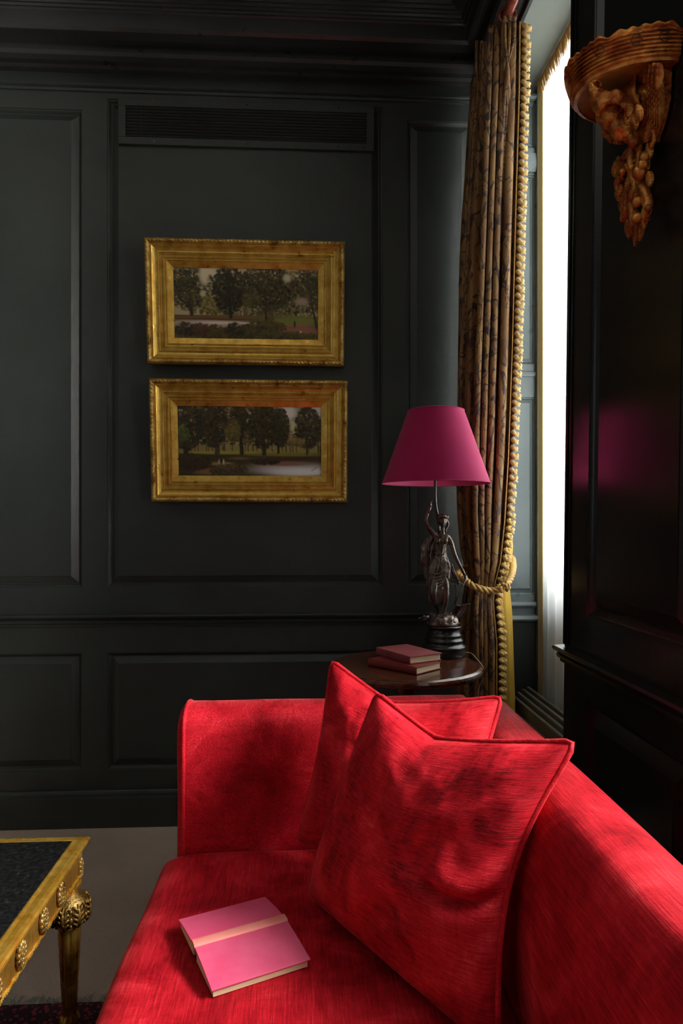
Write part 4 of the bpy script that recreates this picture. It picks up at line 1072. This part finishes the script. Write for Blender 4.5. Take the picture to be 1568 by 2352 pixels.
# wing rising at the right, reeded with feathers
bm = B()
def feather(bm, a, b, w, nrm_, ribs=6):
    d = b-a; l = d.length; d.normalize(); s = d.cross(nrm_).normalized(); rows = []
    for i in range(ribs*4+1):
        t = i/(ribs*4); ww = w*math.sin(PI*min(1, .12+t*.88))**.6*(1-.15*t); h = .16*w*abs(math.sin(t*ribs*PI))
        rows.append([a+d*l*t+s*ww*e+nrm_*(w*.55*(1-e*e)+h*(1-abs(e))-.25*w*t*t*0) - nrm_*w*.2*abs(e)*0 for e in (-1, -.6, -.2, 0, .2, .6, 1)])
    grid(bm, rows); 
nw = Vector((-.8, -.6, .1)).normalized()
for k in range(7):
    a = P(1478+k*6, 150+k*3, X=XW-.045+.003*k); b = P(1486+k*5, 262+k*7, X=XW-.035+.002*k); feather(bm, a, b, .011, nw, 9)
for k in range(5):
    a = P(1476+k*9, 148, X=XW-.055); b = P(1470+k*10, 190+k*5, X=XW-.048); feather(bm, a, b, .013, nw, 4)
wm = obj('wing', bm, GILTRED, wb, sm=False); so = wm.modifiers.new('t', 'SOLIDIFY'); so.thickness = .004
# bird body
bm = skin([(P(1450, 245, X=.745), (.045, .04)), (P(1415, 252, X=.70), (.038, .036)), (P(1390, 240, X=.672), (.027, .027)), (P(1370, 224, X=.654), (.0165, .0165)), (P(1360, 206, X=.643), (.0115, .0115)), (P(1361, 190, X=.642), (.0105, .011)), (P(1370, 183, X=.648), (.0095, .0095)), (P(1378, 190, X=.655), (.0045, .0045)), (P(1379, 199, X=.656), (.0022, .0022)),
           (P(1425, 280, X=.725), (.038, .036)), (P(1425, 308, X=.735), (.026, .028)), (P(1428, 330, X=.745), (.015, .016)), (P(1478, 225, X=.76), (.034, .03)), (P(1495, 190, X=.77), (.026, .02))],
          [(0, 1), (1, 2), (2, 3), (3, 4), (4, 5), (5, 6), (6, 7), (7, 8), (1, 9), (9, 10), (10, 11), (0, 12), (12, 13)], 3)
ball(bm, P(1412, 262, X=.708), .040, .034, .036, 40, 30); ball(bm, P(1428, 288, X=.722), .032, .028, .034, 36, 26)
rough_up(bm, .006, 70, 3); rough_up(bm, .0030, 210, 6)
obj('carved_bird', bm, GILTRED, wb, sm=True)
bm = B(); nl_ = Vector((-.75, -.65, 0)).normalized()
rnd = random.Random(9)
for k in range(44):
    px = 1376+rnd.uniform(0, 100); py = 225+rnd.uniform(0, 90); 
    a = P(px, py, X=.70+.0006*(px-1380)); a += nl_*.012; feather(bm, a, a+Vector((.006, -.004, -.022)), .0075, nl_, 4)
for k, (px, py) in enumerate(((1440, 232), (1452, 245), (1446, 262), (1462, 270), (1470, 250))):
    a = P(px, py, X=.725)+nl_*.016; feather(bm, a, a+Vector((.01*(k-2)*.4, -.004, -.036)), .010, nl_, 5)
fm_ = obj('feathers', bm, GILTRED, wb, sm=False); so = fm_.modifiers.new('t', 'SOLIDIFY'); so.thickness = .003
# hanging garland
XG = .752
def gp(px, py, x=XG): return P(px, py, X=x)
bm = B()
for pts, r in ((((1455, 320), (1450, 345), (1436, 362), (1420, 372), (1412, 388), (1418, 402), (1428, 396)), .007), (((1500, 300), (1500, 325), (1488, 348), (1470, 362), (1452, 372)), .005), (((1452, 335), (1450, 365), (1452, 400), (1462, 430), (1450, 470), (1458, 520)), .011),
                ((( 1462, 330), (1468, 350), (1462, 385), (1444, 392)), .007), (((1432, 405), (1420, 425), (1418, 450), (1428, 462)), .006), (((1468, 420), (1480, 440), (1488, 470), (1480, 505)), .010), (((1428, 368), (1438, 380), (1440, 395)), .005)):
    tube(bm, spline([gp(*p) for p in pts], 6), r, 10)
rough_up(bm, .004, 110, 2); rough_up(bm, .002, 300, 2)
obj('stem', bm, GILTRED, wb, sm=True)
def leaf_part(pts_list, name):
    for (a, b, w_, rb) in pts_list:
        bm = B(); feather(bm, gp(*a), gp(*b), w_, nl_, rb)
        o = obj(name, bm, GILTRED, wb, sm=False); so = o.modifiers.new('t', 'SOLIDIFY'); so.thickness = .004
L1 = [((1418, 362), (1436, 385), .009, 5), ((1412, 385), (1430, 402), .008, 4), ((1440, 345), (1424, 372), .009, 5), ((1488, 330), (1494, 366), .010, 6), ((1476, 350), (1490, 392), .010, 6), ((1490, 395), (1494, 430), .010, 6), ((1446, 405), (1436, 440), .010, 6), ((1456, 412), (1470, 444), .010, 6), ((1474, 404), (1462, 432), .009, 5), ((1440, 478), (1430, 508), .010, 6), ((1456, 484), (1470, 520), .010, 6), ((1476, 486), (1480, 528), .010, 7), ((1424, 408), (1416, 432), .009, 5), ((1448, 430), (1428, 452), .009, 5),
      ((1415, 375), (1412, 408), .012, 5), ((1430, 362), (1416, 392), .010, 4), ((1428, 425), (1420, 460), .012, 5), ((1440, 440), (1438, 480), .013, 6), ((1428, 455), (1432, 492), .012, 6), ((1448, 452), (1446, 496), .012, 6),
      ((1470, 420), (1484, 460), .013, 8), ((1480, 440), (1492, 488), .013, 8), ((1486, 470), (1484, 505), .012, 6), ((1466, 430), (1460, 470), .012, 5)]
leaf_part(L1, 'acanthus_leaf')
leaf_part([((1442, 505), (1447, 550), .012, 8), ((1450, 506), (1452, 545), .009, 8)], 'shell_husk')
leaf_part([((1466, 500), (1458, 568), .011, 9), ((1472, 505), (1470, 556), .009, 8)], 'tassel')
leaf_part([((1440, 298), (1446, 330), .014, 4), ((1455, 296), (1462, 328), .010, 4)], 'bud')
for (px, py, r_) in ((1455, 328, .0125), (1468, 396, .0165), (1466, 404, .011), (1463, 464, .0115), (1462, 502, .0125), (1480, 362, .010), (1450, 385, .008), (1476, 378, .012), (1488, 478, .008), (1430, 395, .009)):
    bm = B(); ball(bm, gp(px, py, XG-.012), r_, None, None, 16, 12); obj('berry', bm, GILTRED, wb, sm=True)

# ------------------------------------------------------------ gilt coffee table
XE, YE, ZTT = -.526, 1.711, .482
ct_ = thing('coffee_table', 'ornate gilt coffee table with black marble top at the left edge', 'coffee table', (-.95, 1.1, 0))
x0, y0 = XE-.85, YE-1.25
def rect_ring(ins, z): return [Vector((x0+ins, y0+ins, z)), Vector((XE-ins, y0+ins, z)), Vector((XE-ins, YE-ins, z)), Vector((x0+ins, YE-ins, z))]
bm = B(); grid(bm, [rect_ring(i, z) for i, z in [(.036, ZTT), (.031, ZTT+.001), (.024, ZTT-.001), (.012, ZTT-.001), (.004, ZTT-.003), (0, ZTT-.007), (.001, ZTT-.011), (.007, ZTT-.013), (.009, ZTT-.015), (.005, ZTT-.017), (.005, ZTT-.019), (.012, ZTT-.021), (.05, ZTT-.021)]], closeu=True)
obj('top_moulding', bm, GILTBR, ct_, bevel=.0)
bm = B(); box(bm, x0+.034, XE-.034, y0+.034, YE-.034, ZTT-.025, ZTT+.001); obj('marble_top', bm, MARBLE, ct_, bevel=.001)
bm = B(); za0, za1 = .405, ZTT-.019
for ins in (.012,):
    box(bm, XE-ins-.018, XE-ins, y0+.05, YE-.05, za0, za1); box(bm, x0+ins, x0+ins+.018, y0+.05, YE-.05, za0, za1)
    box(bm, x0+.05, XE-.05, YE-ins-.018, YE-ins, za0, za1); box(bm, x0+.05, XE-.05, y0+ins, y0+ins+.018, za0, za1)
def reed(n):
    m = NT(n); v = m.coord()
    wv = m.n('ShaderNodeTexWave', wave_type='BANDS', bands_direction='Y'); wv.inputs['Scale'].default_value = 60; wv.inputs['Distortion'].default_value = .6; m.l(v, wv.inputs['Vector'])
    m.set(Base_Color=m.ramp(m.noise(25, v, 5), [(.3, (.30, .14, .02, 1)), (.7, (.55, .31, .06, 1))]), Metallic=.7, Roughness=.35); m.bump(wv.outputs['Fac'], .8, .003); return m.m
ap = obj('apron', bm, reed('reeded_gilt_apron'), ct_)
bm = B()
rope(bm, [Vector((XE-.010, lerp(y0+.04, YE-.05, k/200), za0)) for k in range(201)], .005, 2, .014, 6)
rope(bm, [Vector((lerp(x0+.04, XE-.05, k/160), YE-.010, za0)) for k in range(161)], .005, 2, .014, 6)
obj('rope_moulding', bm, GILTBR, ap, sm=True)
def rosette(c, n, up, w, h):
    bm = B(); s = n.cross(up).normalized()
    M = Matrix((s, n, up)).transposed().to_4x4()
    ball(bm, c, w*.9, .004, h*.9, 16, 10, M)
    for ring_, cnt, k_r in ((.75, 12, .26), (.42, 8, .26), (0, 1, .3)):
        for k in range(cnt):
            a = 2*PI*k/cnt+ring_; ball(bm, c+s*w*ring_*math.cos(a)+up*h*ring_*math.sin(a)+n*.003, w*k_r, .005, h*k_r, 8, 6, M)
    return bm
for k in range(11):
    Yk = [P(140, 2040, X=XE-.008).y, P(100, 2103, X=XE-.008).y, P(48, 2180, X=XE-.008).y][k] if k < 3 else P(48, 2180, X=XE-.008).y-.105*(k-2)
    obj('rosette', rosette(Vector((XE-.010, Yk, (za0+za1)/2+.001)), Vector((1, 0, 0)), Vector((0, 0, 1)), .020, .027), GILTDK, ap, sm=True)
def table_leg(x, y):
    bm = B(); box(bm, x-.023, x+.023, y-.023, y+.023, .385, ZTT-.03)
    lg = obj('leg', bm, GILTBR, ct_, bevel=.004)
    def fl(r, z, a): return r*(1-.10*max(0, math.sin(a*9))**.5) if .07 < z < .285 else r
    prof = [(.012, .0095), (.016, .015), (.020, .03), (.017, .045), (.014, .052), (.0235, .058), (.0245, .065), (.020, .072), (.0165, .078)]+[(lerp(.0165, .0265, k/12), lerp(.08, .282, k/12)) for k in range(13)]+[(.030, .288), (.034, .295)]
    bm = B(); lathe(bm, prof, (x, y, 0), 72, fl); obj('fluted_shaft', bm, GILTBR, lg, sm=True)
    bm = B(); lathe(bm, [(.030, .292), (.040, .300), (.0445, .315), (.046, .330), (.043, .345), (.035, .356), (.024, .362), (.020, .368)], (x, y, 0), 48)
    def rb_(z): return interp(z, [(.292, .030), (.300, .040), (.315, .0445), (.330, .046), (.345, .043), (.356, .035), (.362, .024)])
    for k in range(8):     # acanthus leaves and scrolls wrapped round the bulb
        a = 2*PI*k/8
        def sp_(da, z, h=.002): rr = rb_(z)+h; return Vector((x+rr*math.cos(a+da), y+rr*math.sin(a+da), z))
        tube(bm, [sp_(0, .298), sp_(0, .315, .004), sp_(0, .335, .004), sp_(0, .352, .002)], [.0035, .0045, .004, .0015], 7)
        for j in range(4):
            z0_ = .300+.012*j
            for sg in (-1, 1): tube(bm, [sp_(0, z0_), sp_(sg*.13, z0_+.008, .004), sp_(sg*.27, z0_+.013, .003), sp_(sg*.31, z0_+.007, .002)], [.003, .0032, .0026, .0018], 6)
        ball(bm, sp_(.39, .322), .0045, .0045, .0065, 8, 6); ball(bm, sp_(.39, .340), .0035, .0035, .005, 8, 6); ball(bm, sp_(.39, .305), .0035, .0035, .005, 8, 6)
    obj('carved_bulb', bm, GILTDK, lg, sm=True)
    bm = B(); lathe(bm, [(.019, .362), (.017, .370), (.021, .376), (.027, .382), (.028, .388), (.024, .392)], (x, y, 0), 32); obj('collar', bm, GILTBR, lg, sm=True)
    for n in (Vector((1, 0, 0)), Vector((0, -1, 0)), Vector((-1, 0, 0)), Vector((0, 1, 0))):
        obj('block_ornament', rosette(Vector((x, y, .422))+n*.0235, n, Vector((0, 0, 1)), .011, .026), GILTDK, lg, sm=True)
for x in (XE-.036, x0+.036):
    for y in (YE-.045, y0+.045): table_leg(x, y)

# ------------------------------------------------------------ rug
ye = P(100, 2312, Z=0).y
rug = thing('rug', 'dark red patterned rug under the gilt table with pale fringe', 'rug', (-.6, .6, 0))
bm = B(); box(bm, -1.9, .7, -1.2, ye, .0005, .009); obj('pile', bm, RUG, rug, bevel=.003)
bm = B(); rnd = random.Random(3)
for k in range(620):
    x = lerp(-1.9, .7, k/619); d = rnd.uniform(-.022, .022)
    tube(bm, [(x, ye-.004, .005), (x+d*.4, ye+.012, .004), (x+d, ye+rnd.uniform(.022, .042), .003)], .0011, 4)
obj('fringe', bm, RUGFR, rug, kind='stuff')
